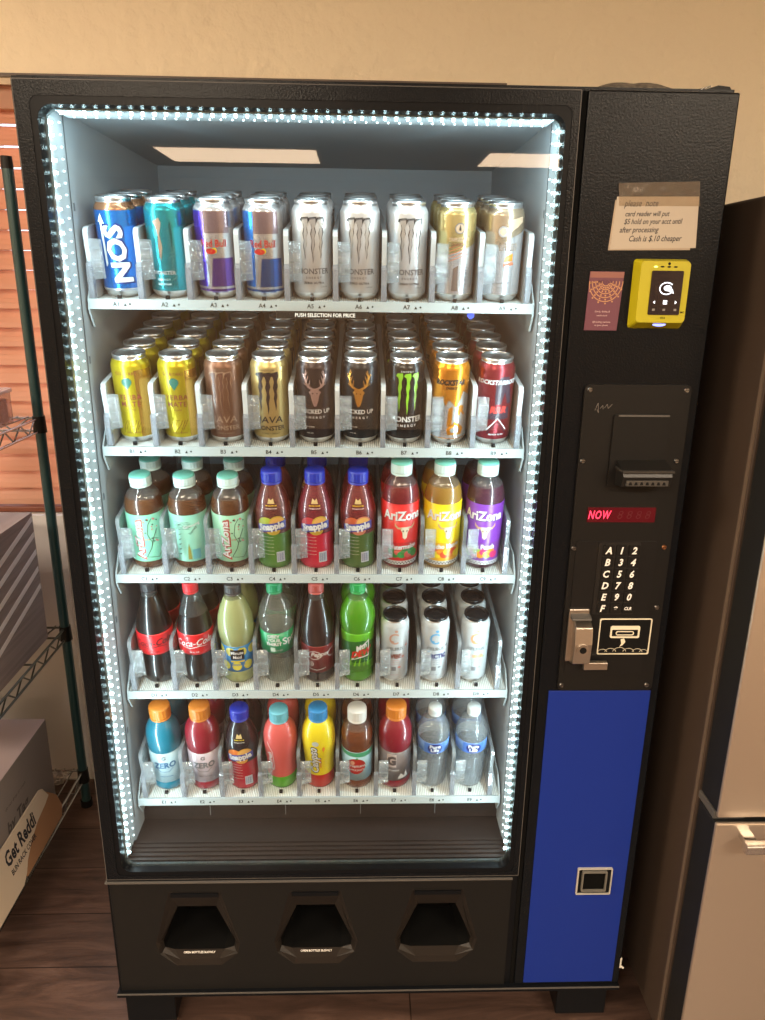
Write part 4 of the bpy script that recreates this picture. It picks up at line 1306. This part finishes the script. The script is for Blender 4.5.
ck2 = make_bottle('cola bottle with red cap and red label with white script', COKE, .158, cola, cokecap(pm('cap_red', (0.488, 0.015, 0.022), .4)), a_coke(wht, .002), (.0745, .1225), coke_red)
MM = [(0, .002), (.024, .0), (.0315, .003), (.0335, .012), (.0325, .028), (.0315, .030), (.0315, .092), (.0325, .096), (.0345, .108), (.0350, .128), (.0330, .148), (.0275, .168), (.0200, .186), (.0150, .197), (.0140, .200), (.0140, .205)]
def a_mm(b, rad):
    for k in range(7):
        B(b, rad, ellipse(.0095, .0105, 16, -.033 + k * .0115, .044 if k % 2 else .078), ink_('lemon_y', (.80, .70, .10)), .0002 + k * .00003)
    B(b, rad, rectp(-.010, .017, .060, .084), blk, .0005)
    W(b, rad, 'Minute', .0075, wht, .0035, .0765, .02, .0008, sx=.85)
    W(b, rad, 'Maid', .0075, wht, .0035, .0665, .02, .0008, sx=.85)
    b.wrap(linestroke([(-.010, .087), (.004, .090), (.017, .087)], .0012), grn, rad, .0005)
    B(b, rad, rectp(-.010, .017, .054, .0575), yell, .0005)
    W(b, rad, 'LEMONADE', .0040, ink_('mm_blue2', (.02, .18, .55)), .0035, .0475, .02)
mm = make_bottle('cloudy pale lemonade bottle with black cap and blue and yellow label', MM, .190, liquid('lemonade', (.50, .55, .24), (.85, .9, .6), .72), (.0155, .2025, .2195, pm('cap_charcoal', (0.041, 0.038, 0.038), .45)), a_mm, (.030, .091), ink_('mm_blue', (.03, .25, .60)))
SPR = [(0, .006), (.013, .004), (.023, .0), (.030, .003), (.0325, .012), (.0330, .030), (.0320, .045), (.0330, .060), (.0322, .074), (.0322, .124), (.0345, .134), (.0350, .150), (.0315, .166), (.0240, .183), (.0160, .196), (.0138, .202), (.0138, .209)]
def a_spr(b, rad):
    for k, st in enumerate(('OBEY', 'YOUR', 'THIRST')):
        W(b, rad, st, .0072, wht, -.003, .1165 - k * .0092, .04, sx=.95)
    B(b, rad, rectp(-.010, -.001, .0805, .0905), ink_('pale_sq', (.6, .8, .7)), .0004)
    W(b, rad, 'Sprite', .016, wht, .040, .104, .02, rot=8)
    W(b, rad, '20 FL OZ', .0028, wht, .006, .0835, .01)
spr = make_bottle('clear soda bottle with green cap and green label', SPR, .170, thin('soda_clear', (.84, .87, .84), .08, 1.5, (.30, .33, .30), .16, bump=(70, .6, .002)), (.0150, .2065, .2235, pm('cap_green', (0.007, 0.225, 0.090), .4)), a_spr, (.0765, .1235), ink_('sprite_green', (.01, .36, .14)))
DRP = [(0, .006), (.012, .004), (.022, .0), (.0295, .003), (.0325, .012), (.0325, .090), (.0335, .100), (.0330, .115), (.0300, .135), (.0250, .158), (.0195, .178), (.0150, .192), (.0138, .200), (.0138, .209)]
def a_drp(b, rad):
    for s0, st in ((-.005, 'Dr'), (.0355, 'Dr')):
        b.wrap(linestroke([(s0 + .013 * math.cos(R(a)), .072 + .0095 * math.sin(R(a))) for a in range(0, 361, 20)], .0012), wht, rad, .0004)
    W(b, rad, 'Dr Pepper', .0105, wht, -.002, .0725, .02, shear=.35, sx=.9, rot=4)
    W(b, rad, '23', .006, wht, -.013, .051, .02)
    b.wrap(linestroke([(-.013 + .006 * math.cos(R(a)), .051 + .006 * math.sin(R(a))) for a in range(0, 361, 24)], .0009), wht, rad, .0004)
    b.wrap(linestroke([(-.018, .040), (.0, .036), (.018, .040)], .0010), wht, rad, .0004)
drp = make_bottle('dark soda bottle with dull red cap and maroon label with white script', DRP, .190, liquid('drp_cola', (.020, .006, .005), (.22, .07, .04), .65), (.0148, .2065, .2235, pm('cap_dull_red', (0.315, 0.053, 0.045), .45)), a_drp, (.029, .0930), ink_('maroon_label', (.26, .025, .025)))
DEW = [(0, .006), (.012, .004), (.022, .0), (.030, .003), (.0325, .012), (.0320, .030), (.0320, .118), (.0325, .124), (.0345, .136), (.0350, .152), (.0315, .168), (.0235, .184), (.0160, .196), (.0138, .202), (.0138, .209)]
def a_dew(b, rad):
    B(b, rad, [(-.05, .052), (.05, .052), (.05, .095), (.01, .105), (-.05, .098)], ink_('dew_dark', (.015, .14, .02)), .0002)
    for k in range(6):
        B(b, rad, [(-.026 + k * .009, .045), (-.020 + k * .009, .060 + .01 * (k % 2)), (-.022 + k * .009, .044)], ink_('dew_lime', (.25, .65, .03)), .0003)
    B(b, rad, [(-.013, .058), (.006, .092), (.024, .106), (.024, .066), (.004, .064)], wht, .0004)
    B(b, rad, [(-.008, .061), (.005, .088), (.022, .101), (.022, .069), (.004, .067)], ink_('dew_deep', (.02, .22, .04)), .0005)
    W(b, rad, 'Mtn', .0115, wht, .007, .0905, .03, .0008, shear=.5, rot=22, sx=.9)
    W(b, rad, 'DEW', .0140, ink_('dew_red', (.72, .03, .02)), .009, .0765, .05, .0008, shear=.5, rot=14, sx=.9)
dew = make_bottle('bright green soda bottle with green cap and green label with red lettering', DEW, .190, liquid('dew_green', (.12, .48, .01), (.45, .95, .08), .55), (.0150, .2065, .2235, pm('cap_green2', (0.007, 0.270, 0.060), .4)), a_dew, (.030, .1210), ink_('dew_label', (.14, .52, .02)))

GAT = [(0, .002), (.024, .0), (.0325, .003), (.0345, .010), (.0345, .020), (.0332, .024), (.0332, .106), (.0343, .110), (.0348, .125), (.0344, .140), (.0320, .157), (.0260, .170), (.0200, .178), (.0180, .182), (.0180, .186)]
orc = pm('cap_orange', (0.470, 0.150, 0.015), .4)
def a_gz(tc):
    def f(b, rad):
        W(b, rad, 'ZERO', .0150, tc, .003, .073, .04, .0004, shear=.15, rot=4, sx=.85)
        W(b, rad, 'G', .0095, grey_p, .003, .093, .04, .0004, shear=.1)
        b.wrap(linestroke([(-.017, .068), (-.006, .0555), (.010, .055), (.019, .064)], .0014), tc, rad, .0004)
        W(b, rad, 'ZERO SUGAR', .0032, tc, .004, .042, .01)
    return f
gz1 = make_bottle('blue sports drink bottle with orange cap and pale label', GAT, .183, liquid('gat_blue', (.0, .22, .33), (.1, .55, .75), .68), (.0205, .184, .2090, orc), a_gz(ink_('gat_navy', (.03, .12, .25))), (.0245, .1055), ink_('label_ice', (.40, .54, .58)))
gz2 = make_bottle('red sports drink bottle with orange cap and white label', GAT, .183, liquid('gat_red', (.38, .01, .03), (.75, .1, .1), .68), (.0205, .184, .2090, orc), a_gz(grey_p), (.0245, .1055), ink_('label_blush', (.54, .44, .47)))
def a_g(b, rad):
    B(b, rad, rectp(-.018, .002, .064, .100), ink_('g_pink', (.60, .50, .48)), .0003)
    W(b, rad, 'G', .0230, ink_('g_dark', (.10, .08, .08)), -.008, .082, .06, .0006, sx=.8)
    W(b, rad, 'GATORADE', .004, wht, -.006, .055, .01)
    B(b, rad, [(.006, .030), (.012, .045), (.020, .035), (.024, .050), (.030, .030)], wht, .0004)
gat = make_bottle('dark red sports drink bottle with orange cap and grey label', GAT, .183, liquid('gat_red2', (.34, .01, .03), (.7, .1, .1), .7), (.0205, .184, .2090, orc), a_g, (.0245, .1055), ink_('label_ash', (.20, .17, .17)))
CAL = [(0, .002), (.022, .0), (.0300, .003), (.0325, .012), (.0315, .030), (.0300, .050), (.0310, .075), (.0335, .105), (.0345, .125), (.0330, .145), (.0290, .160), (.0225, .171), (.0170, .178), (.0160, .182)]
def a_mel(b, rad):
    W(b, rad, 'Everfresh', .0100, wht, -.020, .082, .03, .0004, rot=90)
    b.wrap(linestroke([(-.026, .04), (-.012, .06), (-.013, .11), (-.024, .135)], .001), wht, rad, .0003)
mel = make_bottle('pink bottle with green base and light blue cap', CAL, .178, ink_('coral', (.70, .12, .11), .25), (.0190, .1800, .2035, pm('cap_sky', (0.112, 0.375, 0.465), .4)), a_mel, sleeve=[(.036, ink_('leafy', (.10, .42, .02), .25)), (.150, ink_('coral', (.70, .12, .11), .25))])
def a_cal(b, rad):
    W(b, rad, 'Calypso', .0175, blk, -.0065, .085, .07, .0003, rot=92, shear=.2)
    W(b, rad, 'Calypso', .0170, wht, -.0065, .085, .02, .0006, rot=92, shear=.2)
    W(b, rad, 'Lemonade', .0050, red, .0035, .075, .02, .0004, rot=92)
    B(b, rad, ellipse(.007, .006, 14, -.005, .132), ink_('cal_grey', (.5, .55, .55)), .0004)
    B(b, rad, [(.008, .118), (.012, .124), (.015, .118), (.011, .108)], orange_i, .0004)
cal = make_bottle('yellow bottle with red base, blue cap and upright white lettering', CAL, .178, ink_('sun_yellow', (.85, .68, .02), .25), (.0190, .1800, .2035, pm('cap_azure', (0.022, 0.188, 0.435), .4)), a_cal, sleeve=[(.040, ink_('base_red', (.52, .03, .02), .25)), (.172, ink_('sun_yellow', (.85, .68, .02), .25))])
JUI = [(0, .002), (.023, .0), (.0310, .003), (.0330, .012), (.0330, .022), (.0318, .026), (.0318, .108), (.0335, .112), (.0300, .120), (.0330, .128), (.0325, .142), (.0285, .158), (.0220, .170), (.0175, .178), (.0165, .184)]
def a_app(b, rad):
    B(b, rad, [(-.05, .098), (.05, .092), (.05, .107), (-.05, .107)], ink_('app_green', (.08, .42, .22)), .0002)
    B(b, rad, ellipse(.0205, .0220, 22, -.002, .068), ink_('apple_red', (.50, .02, .015)), .0003)
    B(b, rad, ellipse(.0045, .006, 12, -.009, .078), ink_('apple_shine', (.85, .45, .30)), .0005)
    B(b, rad, [(-.006, .088), (.001, .094), (.003, .088)], grn, .0005)
    W(b, rad, 'Tropicana', .0072, wht, -.001, .069, .02, .0008, sx=.95)
    W(b, rad, 'APPLE JUICE', .0045, wht, -.001, .0575, .02, .0008)
app = make_bottle('amber apple juice bottle with white cap, pale blue label and red apple', JUI, .160, liquid('apple_juice', (.30, .09, .03), (.75, .4, .2), .5), (.0192, .1800, .2050, pm('cap_bone', (0.540, 0.525, 0.495), .45)), a_app, (.0265, .1075), ink_('label_sky', (.42, .68, .78)))
WAT = [(0, .005), (.012, .003), (.022, .0), (.0290, .003), (.0315, .012)]
for k in range(5):
    z_ = .020 + k * .0165
    WAT += [(.0318, z_), (.0300, z_ + .005), (.0318, z_ + .010)]
WAT += [(.0322, .104), (.0322, .134), (.0335, .142), (.0320, .152), (.0270, .168), (.0200, .182), (.0140, .190), (.0125, .194), (.0125, .198)]
def a_wat(b, rad):
    B(b, rad, rectp(-.022, .022, .106, .132), ink_('water_blue2', (.08, .20, .60)), .0002)
    B(b, rad, ellipse(.0155, .0130, 20, .001, .1190), navy, .0003)
    W(b, rad, 'Pure', .0088, wht, .001, .124, .03, .0006)
    W(b, rad, 'Life', .0088, wht, .001, .1145, .03, .0006)
wl = ink_('water_blue', (.14, .30, .68), .35)
wclr = thin('water_clear', (.84, .87, .89), .08, 1.5, (.42, .46, .49), .20, bump=(55, 1.0, .004, (1, 1, 2.5)))
wt1 = make_bottle('clear water bottle with blue label, beside the dark red sports drink', WAT, .196, wclr, (.0135, .1935, .2080, pm('cap_frost', (0.465, 0.510, 0.525), .45)), a_wat, (.1055, .1330), wl)
wt2 = make_bottle('clear water bottle with blue label, in the rightmost lane', WAT, .196, wclr, (.0135, .1935, .2080, pm('cap_frost', (0.465, 0.510, 0.525), .45)), a_wat, (.1055, .1330), wl)

PLAN = {
    'A': ([(nos, .033), (teal, .033), (bullv, .033), (bullb, .033), (ul[0], .033), (ul[1], .033), (ul[2], .033), (tri, .033), (esp, .033)], 3, 'cans on the top shelf'),
    'B': ([(yb1, .033), (yb2, .033), (jb, .033), (jg, .033), (bkr, .033), (bko, .033), (mon, .033), (rso, .033), (rsr, .033)], 6, 'cans on the second shelf'),
    'C': ([(az1, .0348), (az2, .0348), (az3, .0348), (sn4, .0352), (sn5, .0352), (sn6, .0352), (az7, .0348), (az8, .0348), (az9, .0348)], 2, 'bottles on the third shelf'),
    'D': ([(ck1, .0347), (ck2, .0347), (mm, .0352), (spr, .0352), (drp, .0340), (dew, .0352), (cl1, .0282), (cl2, .0282), (cl3, .0282)], 2, 'bottles and cans on the fourth shelf'),
    'E': ([(gz1, .0350), (gz2, .0350), (sn_e, .0352), (mel, .0347), (cal, .0347), (app, .0336), (gat, .0350), (wt1, .0337), (wt2, .0337)], 2, 'bottles on the bottom shelf'),
}
for p_, k_ in ((az1, .96), (az2, .96), (az3, .96), (sn4, .98), (sn5, .98), (sn6, .98), (mel, .96), (cal, .98), (app, .97), (wt1, .965), (wt2, .965), (gat, .985), (gz1, .985), (gz2, .985)):
    p_.scale = (1, 1, k_)
ORD = ['front', 'second', 'third', 'fourth', 'fifth', 'sixth', 'seventh']
rnd = random.Random(3)
for row, (items, depth, grp) in PLAN.items():
    for i, (proto, r) in enumerate(items):
        n = depth + (1 if proto in (cl1, cl2, cl3) else 0)
        lab = proto['label']
        for k in range(n):
            o = proto if k == 0 else copy_tree(proto)
            u = 0.0180 + r + k * (2 * r + 0.0028)
            y, z = T(row, u, 0.0004)
            o.location = (XL[row][i] - (.006 if r < .030 else 0) + (rnd.uniform(-.0004, .0004) if k else 0), y, z)
            o.rotation_euler = (TROW[row], 0, 0 if k == 0 else rnd.uniform(-2.5, 2.5))
            o['group'] = grp
            short = ' '.join(lab.split(',')[0].split())
            if k:
                wds = lab.split()
                l2 = '%s-in-lane %s' % (ORD[k].capitalize(), lab)
                assert len(l2.replace('-', ' ').split()) <= 18, l2
                if len(l2.split()) > 16:
                    l2 = ' '.join(l2.split()[:16])
                o['label'] = l2
            else:
                o['label'] = lab
# ================================================================== FRIDGE
side_m = pm('fridge_side', (0.060, 0.042, 0.032), 0.45, bump=(900, 0.25, 0.0004))
stl = pm('brushed_steel', (0.62, 0.53, 0.44), 0.38, 0.85, bump=(25, 0.10, 0.001, (1, 1, 60)))
gask = pm('gasket_black', (0.006, 0.006, 0.006), 0.6)
FX = 1.098
F = thing('refrigerator', 'brown-sided stainless steel refrigerator standing right of the vending machine', 'refrigerator', (FX, 0, 0))
ob = PM().box(0, 0.90, -0.060, 0.64, 0.035, 1.630, side_m)
ob.build('cabinet', F, .004)
PM().box(0.004, 0.450, -0.130, -0.064, 0.632, 1.655, gask).box(0.002, 0.4485, -0.1345, -0.127, 0.629, 1.657, stl).build('upper_door', F, .003)
PM().box(0.452, 0.897, -0.130, -0.064, 0.632, 1.655, gask).box(0.4515, 0.897, -0.1345, -0.127, 0.629, 1.657, stl).build('upper_door', F, .003)
dr = PM().box(0.004, 0.897, -0.130, -0.064, 0.052, 0.612, gask).box(0.002, 0.898, -0.1345, -0.127, 0.050, 0.617, stl)
dro = dr.build('freezer_drawer', F, .003)
hd = PM()
hd.prism(rounded(-0.176, -0.158, 0.586, 0.606, .005, 4), 'x', 0.038, 0.86, chrome)
hd.box(0.044, 0.064, -0.160, -0.134, 0.590, 0.602, chrome).box(0.835, 0.855, -0.160, -0.134, 0.590, 0.602, chrome)
hd.build('handle', dro, .003)
for xx in (0.420, 0.480):
    h2 = PM().cyl((xx, -0.18, 0.75), (xx, -0.18, 1.45), .011, chrome, 16)
    h2.cyl((xx, -0.18, 0.79), (xx, -0.134, 0.79), .008, chrome, 12).cyl((xx, -0.18, 1.41), (xx, -0.134, 1.41), .008, chrome, 12)
    h2.build('handle', F)
PM().box(0.004, 0.06, -0.118, -0.050, 0.6135, 0.6285, edge).build('hinge', F, .002)
PM().box(0.02, 0.11, -0.110, 0.03, 1.6305, 1.672, black_s).build('hinge_cover', F, .006)
for xx in (.05, .84):
    for yy in (-.02, .58):
        PM().cyl((xx, yy, 0), (xx, yy, .036), .02, gask, 12).build('foot', F)
PM().box(0.01, 0.89, -0.058, -0.05, 0.004, 0.034, gask).build('kick_grille', F)
PM().box(-0.0012, 0.0008, -0.0595, -0.052, 0.04, 1.628, pm('fridge_edge', (.16, .12, .09), .35)).build('edge_trim', F)

# ================================================================== WIRE RACK
epoxy = pm('green_epoxy', (0.022, 0.062, 0.068), 0.35, 0.2)
wire_m = pm('wire_dark', (0.10, 0.11, 0.10), 0.3, 0.8)
wire_c = pm('wire_chrome', (0.42, 0.42, 0.40), 0.25, 1.0)
RX1, RX0, RY0, RY1 = -0.322, -1.42, 0.085, 0.700
RK = thing('wire_shelving_rack', 'dark green wire shelving rack left of the vending machine', 'rack', (RX1, RY1, 0))
def rk(p):
    return (p[0] - RX1, p[1] - RY1, p[2])
for (px, py) in ((RX1, RY1), (RX1, RY0), (RX0, RY1), (RX0, RY0)):
    g = PM().cyl(rk((px, py, 0.02)), rk((px, py, 1.735)), 0.0127, epoxy, 20)
    for k in range(66):
        z = 0.05 + k * 0.0254
        g.cyl(rk((px, py, z)), rk((px, py, z + .0010)), 0.0129, epoxy, 16)
    g.cyl(rk((px, py, 1.735)), rk((px, py, 1.762)), 0.0135, black_pl, 20, r2=.0125)
    g.cyl(rk((px, py, 0)), rk((px, py, 0.02)), 0.017, black_pl, 16)
    g.build('post', RK)
for (z, wm) in ((1.160, wire_c), (0.580, wire_m), (0.120, wire_c)):
    s = PM()
    xa, xb, ya, yb = RX0 + .02, RX1 + .0, RY0 + .02, RY1 - .02
    for zz, rr in ((z, .0032), (z - .032, .0032)):
        xr = RX1
        s.cyl(rk((xr, RY0 + .015, zz)), rk((xr, RY1 - .015, zz)), rr, wm, 8)
        s.cyl(rk((RX0, RY0 + .015, zz)), rk((RX0, RY1 - .015, zz)), rr, wm, 8)
        s.cyl(rk((RX0 + .015, RY0, zz)), rk((RX1 - .015, RY0, zz)), rr, wm, 8)
        s.cyl(rk((RX0 + .015, RY1, zz)), rk((RX1 - .015, RY1, zz)), rr, wm, 8)
    for xr in (RX1, RX0):
        n = 14; st_ = (RY1 - RY0 - .05) / n
        for k in range(n):
            y = RY0 + .025 + k * st_
            a, b_ = (z, z - .032) if k % 2 == 0 else (z - .032, z)
            s.cyl(rk((xr - .001, y, a)), rk((xr - .001, y + st_, b_)), .0022, wm, 6)
    n = 24; st_ = (RX1 - RX0 - .05) / n
    for yr in (RY0, RY1):
        for k in range(n):
            x = RX0 + .025 + k * st_
            a, b_ = (z, z - .032) if k % 2 == 0 else (z - .032, z)
            s.cyl(rk((x, yr, a)), rk((x + st_, yr, b_)), .0022, wm, 6)
    for k in range(1, 42):
        x = RX0 + k * (RX1 - RX0) / 42
        s.cyl(rk((x, RY0 - .003, z + .004)), rk((x, RY1 + .003, z + .004)), .0016, wm, 6)
    for yy in (RY0 + .2, RY0 + .41):
        s.cyl(rk((RX0, yy, z - .001)), rk((RX1, yy, z - .001)), .0028, wm, 6)
    for (px, py) in ((RX1, RY1), (RX1, RY0), (RX0, RY1), (RX0, RY0)):
        s.cyl(rk((px, py, z - .036)), rk((px, py, z + .006)), 0.0165, black_pl, 16, r2=.0150)
    s.build('wire_shelf', RK)

# striped carton on the middle shelf
BXc = pm('carton_brown_grey', (0.27, 0.215, 0.20), 0.7, bump=(60, 0.35, .002, (1, .15, 6)), var=(22, (0.36, 0.29, 0.27), (1, .12, 5)))
stp = pm('carton_stripe', (0.90, 0.85, 0.83), 0.7)
cx1, cy0, cy1, cz0, cz1 = -0.338, 0.16, 0.628, 0.5862, 0.934
c1 = PM().box(-0.80, cx1, cy0, cy1, cz0, cz1, BXc)
for k, (zb, wd) in enumerate(((.926, .014), (.884, .014), (.838, .014), (.792, .014), (.745, .014), )):
    y_b = cy1 - .004
    sl = 0.275
    ya = cy0 + .003
    zf = zb - sl * (y_b - ya)
    P = [(y_b, zb), (y_b, zb - wd), (ya, zf - wd), (ya, zf)]
    if zf - wd < cz0:
        yc = y_b - (zb - cz0) / sl
        P = [(y_b, zb), (y_b, zb - wd), (yc, cz0 + .001), (yc, cz0 + .012)]
    c1.prism(P, 'x', cx1 - .0005, cx1 + .0006, stp)
c1.prism([(-.62, .30), (-.41, .30), (-.60, .50)], 'z', cz1 - .0005, cz1 + .0006, stp)
c1.box(-0.80, cx1, 0.385, 0.405, cz1, cz1 + .0005, pm('packing_tape', (.30, .24, .20), .3))
tag(c1.build('striped_carton'), 'brown-grey carton with white diagonal stripes on the middle rack shelf', 'box')

# grey carton with text and torn flap on the lowest shelf
gc = pm('carton_grey', (0.27, 0.235, 0.22), 0.75, bump=(80, 0.2, .001))
gct = pm('carton_top', (0.52, 0.42, 0.42), 0.7)
K = thing('grey_carton', 'grey carton with purple print on top and torn white flap on the lowest rack shelf', 'box', (-0.338, 0.55, 0.1262))
c2 = PM().box(-0.46, 0, -0.42, 0, 0, 0.262, gc).box(-0.4595, -.0005, -.4195, -.0005, 0.262, 0.2632, gct)
pt = pm('purple_print', (0.16, 0.09, 0.25), .6)
def side_text(pmx, st, size, mat, y, z, x, bold=.02, lean=0, rot=0, **k):
    vs, fs = text2d(st, size, bold, 0.1)
    vs = xf2(vs, rot=rot, **k)
    pmx.add([(x + lean * b_, y + a, z + b_) for a, b_ in vs], fs, mat)
for k in range(4):
    vs, fs = text2d('keep dry and fold here', .006, .0, .1)
    vs = xf2(vs, rot=90)
    c2.add([(-.085 - k * .022 + a, -.16 + b_, .2636) for a, b_ in vs], fs, pt)
side_text(c2, 'by Tag', .030, pm('print_faded', (.10, .085, .08), .7), -.20, .125, .0006, .03)
side_text(c2, 'do not drop or crush', .009, pm('print_faded', (.10, .085, .08), .7), -.20, .180, .0006, .0)
c2.build('carton_body', K)
wf_ = pm('flap_white', (0.66, 0.55, 0.42), 0.7); kr = pm('kraft', (0.38, 0.20, 0.10), 0.85, bump=(200, .4, .001))
fl = PM()
def FP(y, t, off=0.0):       # t: 0 at the hinge (top) .. 1 at the bottom, leaning outward
    return (0.004 + 0.030 * t + off, y, 0.118 - 0.117 * t)
def flap_piece(P, off, th, mat):
    _, tf = poly2d(P)
    vs = [FP(a, b_, off) for a, b_ in P] + [FP(a, b_, off - th) for a, b_ in P]
    n = len(P)
    fs = list(tf) + [tuple(i + n for i in reversed(f)) for f in tf] + [(i, n + i, n + (i + 1) % n, (i + 1) % n) for i in range(n)]
    fl.add(vs, fs, mat)
flap_piece([(-.42, 0), (-.10, 0), (-.085, .06), (-.072, .30), (-.10, .36), (-.15, .42), (-.20, .55), (-.245, .75), (-.265, .9), (-.29, 1.0), (-.42, 1.0)], .003, .003, wf_)
flap_piece([(-.13, .30), (-.072, .22), (-.040, .50), (-.035, .80), (-.055, .98), (-.265, .98), (-.25, .80), (-.20, .55)], .0018, .003, kr)
vs, fs = text2d('Get Reddi', .034, .03, .15)
fl.add([tuple(Vector(FP(-.235 + a, .27 - b_ / .118, .0036))) for a, b_ in xf2(vs, sx=.80)], fs, pm('print_dark', (.02, .02, .03), .6))
vs, fs = text2d('BUN RACK COVER', .013, .02)
fl.add([tuple(Vector(FP(-.245 + a, .56 - b_ / .118, .0036))) for a, b_ in xf2(vs, sx=.85)], fs, pm('print_dark', (.02, .02, .03), .6))
fo = fl.build('torn_flap', K)

# clear tub on the upper shelf
TB = thing('plastic_tub', 'clear plastic tub with pinkish contents on the upper rack shelf', 'container', (-0.43, 0.585, 1.1662))
t = PM()
t.prism(rounded(-.10, .085, -.06, .045, .02), 'z', 0, 0.072, thin('tub_clear', (.92, .88, .86), .08, 1.5, (.75, .6, .56), .3))
t.build('tub', TB, .003)
PM().prism(rounded(-.104, .089, -.064, .049, .022), 'z', .0722, .080, thin('tub_lid', (.9, .88, .88), .1, 1.5, (.7, .62, .6), .55)).build('lid', TB, .002)
PM().prism(rounded(-.092, .077, -.052, .037, .016), 'z', .003, .055, pm('pink_filling', (.62, .36, .30), .8, bump=(60, 1, .01))).build('contents', TB)

# crumpled clear wrapper on the lowest shelf
bm = bmesh.new(); bmesh.ops.create_icosphere(bm, subdivisions=3, radius=0.022)
for v in bm.verts:
    v.co *= 0.75 + 0.45 * random.random(); v.co.z *= 0.7
zm = min(v.co.z for v in bm.verts)
cw = PM().add([(v.co.x, v.co.y, v.co.z - zm) for v in bm.verts], [[v.index for v in f.verts] for f in bm.faces], thin('wrapper', (.85, .82, .8), .1, 1.5, (.6, .55, .5), .5)).build('crumpled_wrapper')
bm.free()
cw.location = (-0.365, 0.640, 0.1259)
tag(cw, 'small crumpled clear wrapper at the back corner of the lowest rack shelf', 'wrapper')

# grey cloth on the machine and a loose strap at its corner
bm = bmesh.new(); bmesh.ops.create_grid(bm, x_segments=40, y_segments=20, size=0.5)
vs = []
for v in bm.verts:
    x, y = v.co.x, v.co.y
    e = max(0, 1 - (2 * abs(x)) ** 5) * max(0, 1 - (2 * abs(y)) ** 4)
    hgt = 0.023 * e ** .6 * (0.75 + 0.25 * math.sin(x * 9 + 1) + .10 * math.sin(x * 23 + y * 8))
    vs.append((x * .235, y * .20, hgt + 0.001))
o0 = len(vs)
fs = [[v.index for v in f.verts] for f in bm.faces]
cl = PM().add(vs, fs, pm('grey_cloth', (.20, .175, .14), .95, bump=(160, .8, .003), var=(120, (.09, .08, .07))), True).build('folded_cloth')
bm.free()
sm_ = cl.modifiers.new('thick', 'SOLIDIFY'); sm_.thickness = .002; sm_.offset = 1
cl.location = (0.885, 0.150, ZT + .0064)
tag(cl, 'speckled grey cloth lying on top of the vending machine', 'cloth')
st = PM()
st.prism([(.935, 1.7632), (1.020, 1.7632), (1.026, 1.7690), (1.022, 1.7745), (1.005, 1.776), (.985, 1.770), (.955, 1.768)], 'y', 0.020, 0.030, black_pl)
st.cyl((.965, .016, 1.7660), (.992, .016, 1.7735), .0012, wire_c, 8)
st.build('top_latch', VM)
PM().box(-0.0, 0.03, .004, .011, 1.7635, 1.7665, black_s).build('top_hook', VM)
lw = PM()
lw.tube([(1.018, .012, .150), (1.024, .006, .160), (1.030, .002, .150), (1.036, .0, .146)], .0022, pm('white_wire', (.7, .68, .6), .5))
lw.box(1.0265, 1.031, 0.0, .012, .146, .172, pm('white_wire', (.7, .68, .6), .5))
lw.build('wire_clip', VM)

# ================================================================== WORLD, CAMERA, VIEW
wd = bpy.data.worlds.new('World'); SC.world = wd; wd.use_nodes = True
bg = wd.node_tree.nodes['Background']
bg.inputs['Color'].default_value = (0.75, 0.85, 1.0, 1); bg.inputs['Strength'].default_value = 3.8

cam = bpy.data.cameras.new('Camera'); co = bpy.data.objects.new('Camera', cam); COL.objects.link(co)
cam.sensor_fit = 'VERTICAL'; cam.sensor_height = 36.0; cam.lens = 36.0 * 740 / 1020
cam.clip_start = 0.02
p_, y_, r_ = 0.29786069, -0.03136965, 0.01276422
f = Vector((-math.sin(y_) * math.cos(p_), math.cos(y_) * math.cos(p_), -math.sin(p_)))
rt = f.cross(Vector((0, 0, 1))).normalized(); up = rt.cross(f)
rt2 = rt * math.cos(r_) + up * math.sin(r_); up2 = -rt * math.sin(r_) + up * math.cos(r_)
M = Matrix((rt2, up2, -f)).transposed().to_4x4()
M.translation = Vector((0.48816803, -1.17218805, 1.49650165))
co.matrix_world = M
SC.camera = co

SC.view_settings.view_transform = 'Standard'
SC.view_settings.look = 'None'
SC.view_settings.exposure = 0.0
SC.view_settings.gamma = 1.0
SC.view_settings.use_curve_mapping = False
cy = SC.cycles
cy.use_denoising = True
cy.max_bounces = 10; cy.diffuse_bounces = 4; cy.glossy_bounces = 4; cy.transmission_bounces = 8
cy.transparent_max_bounces = 40
cy.sample_clamp_indirect = 4.0
cy.caustics_reflective = False; cy.caustics_refractive = False
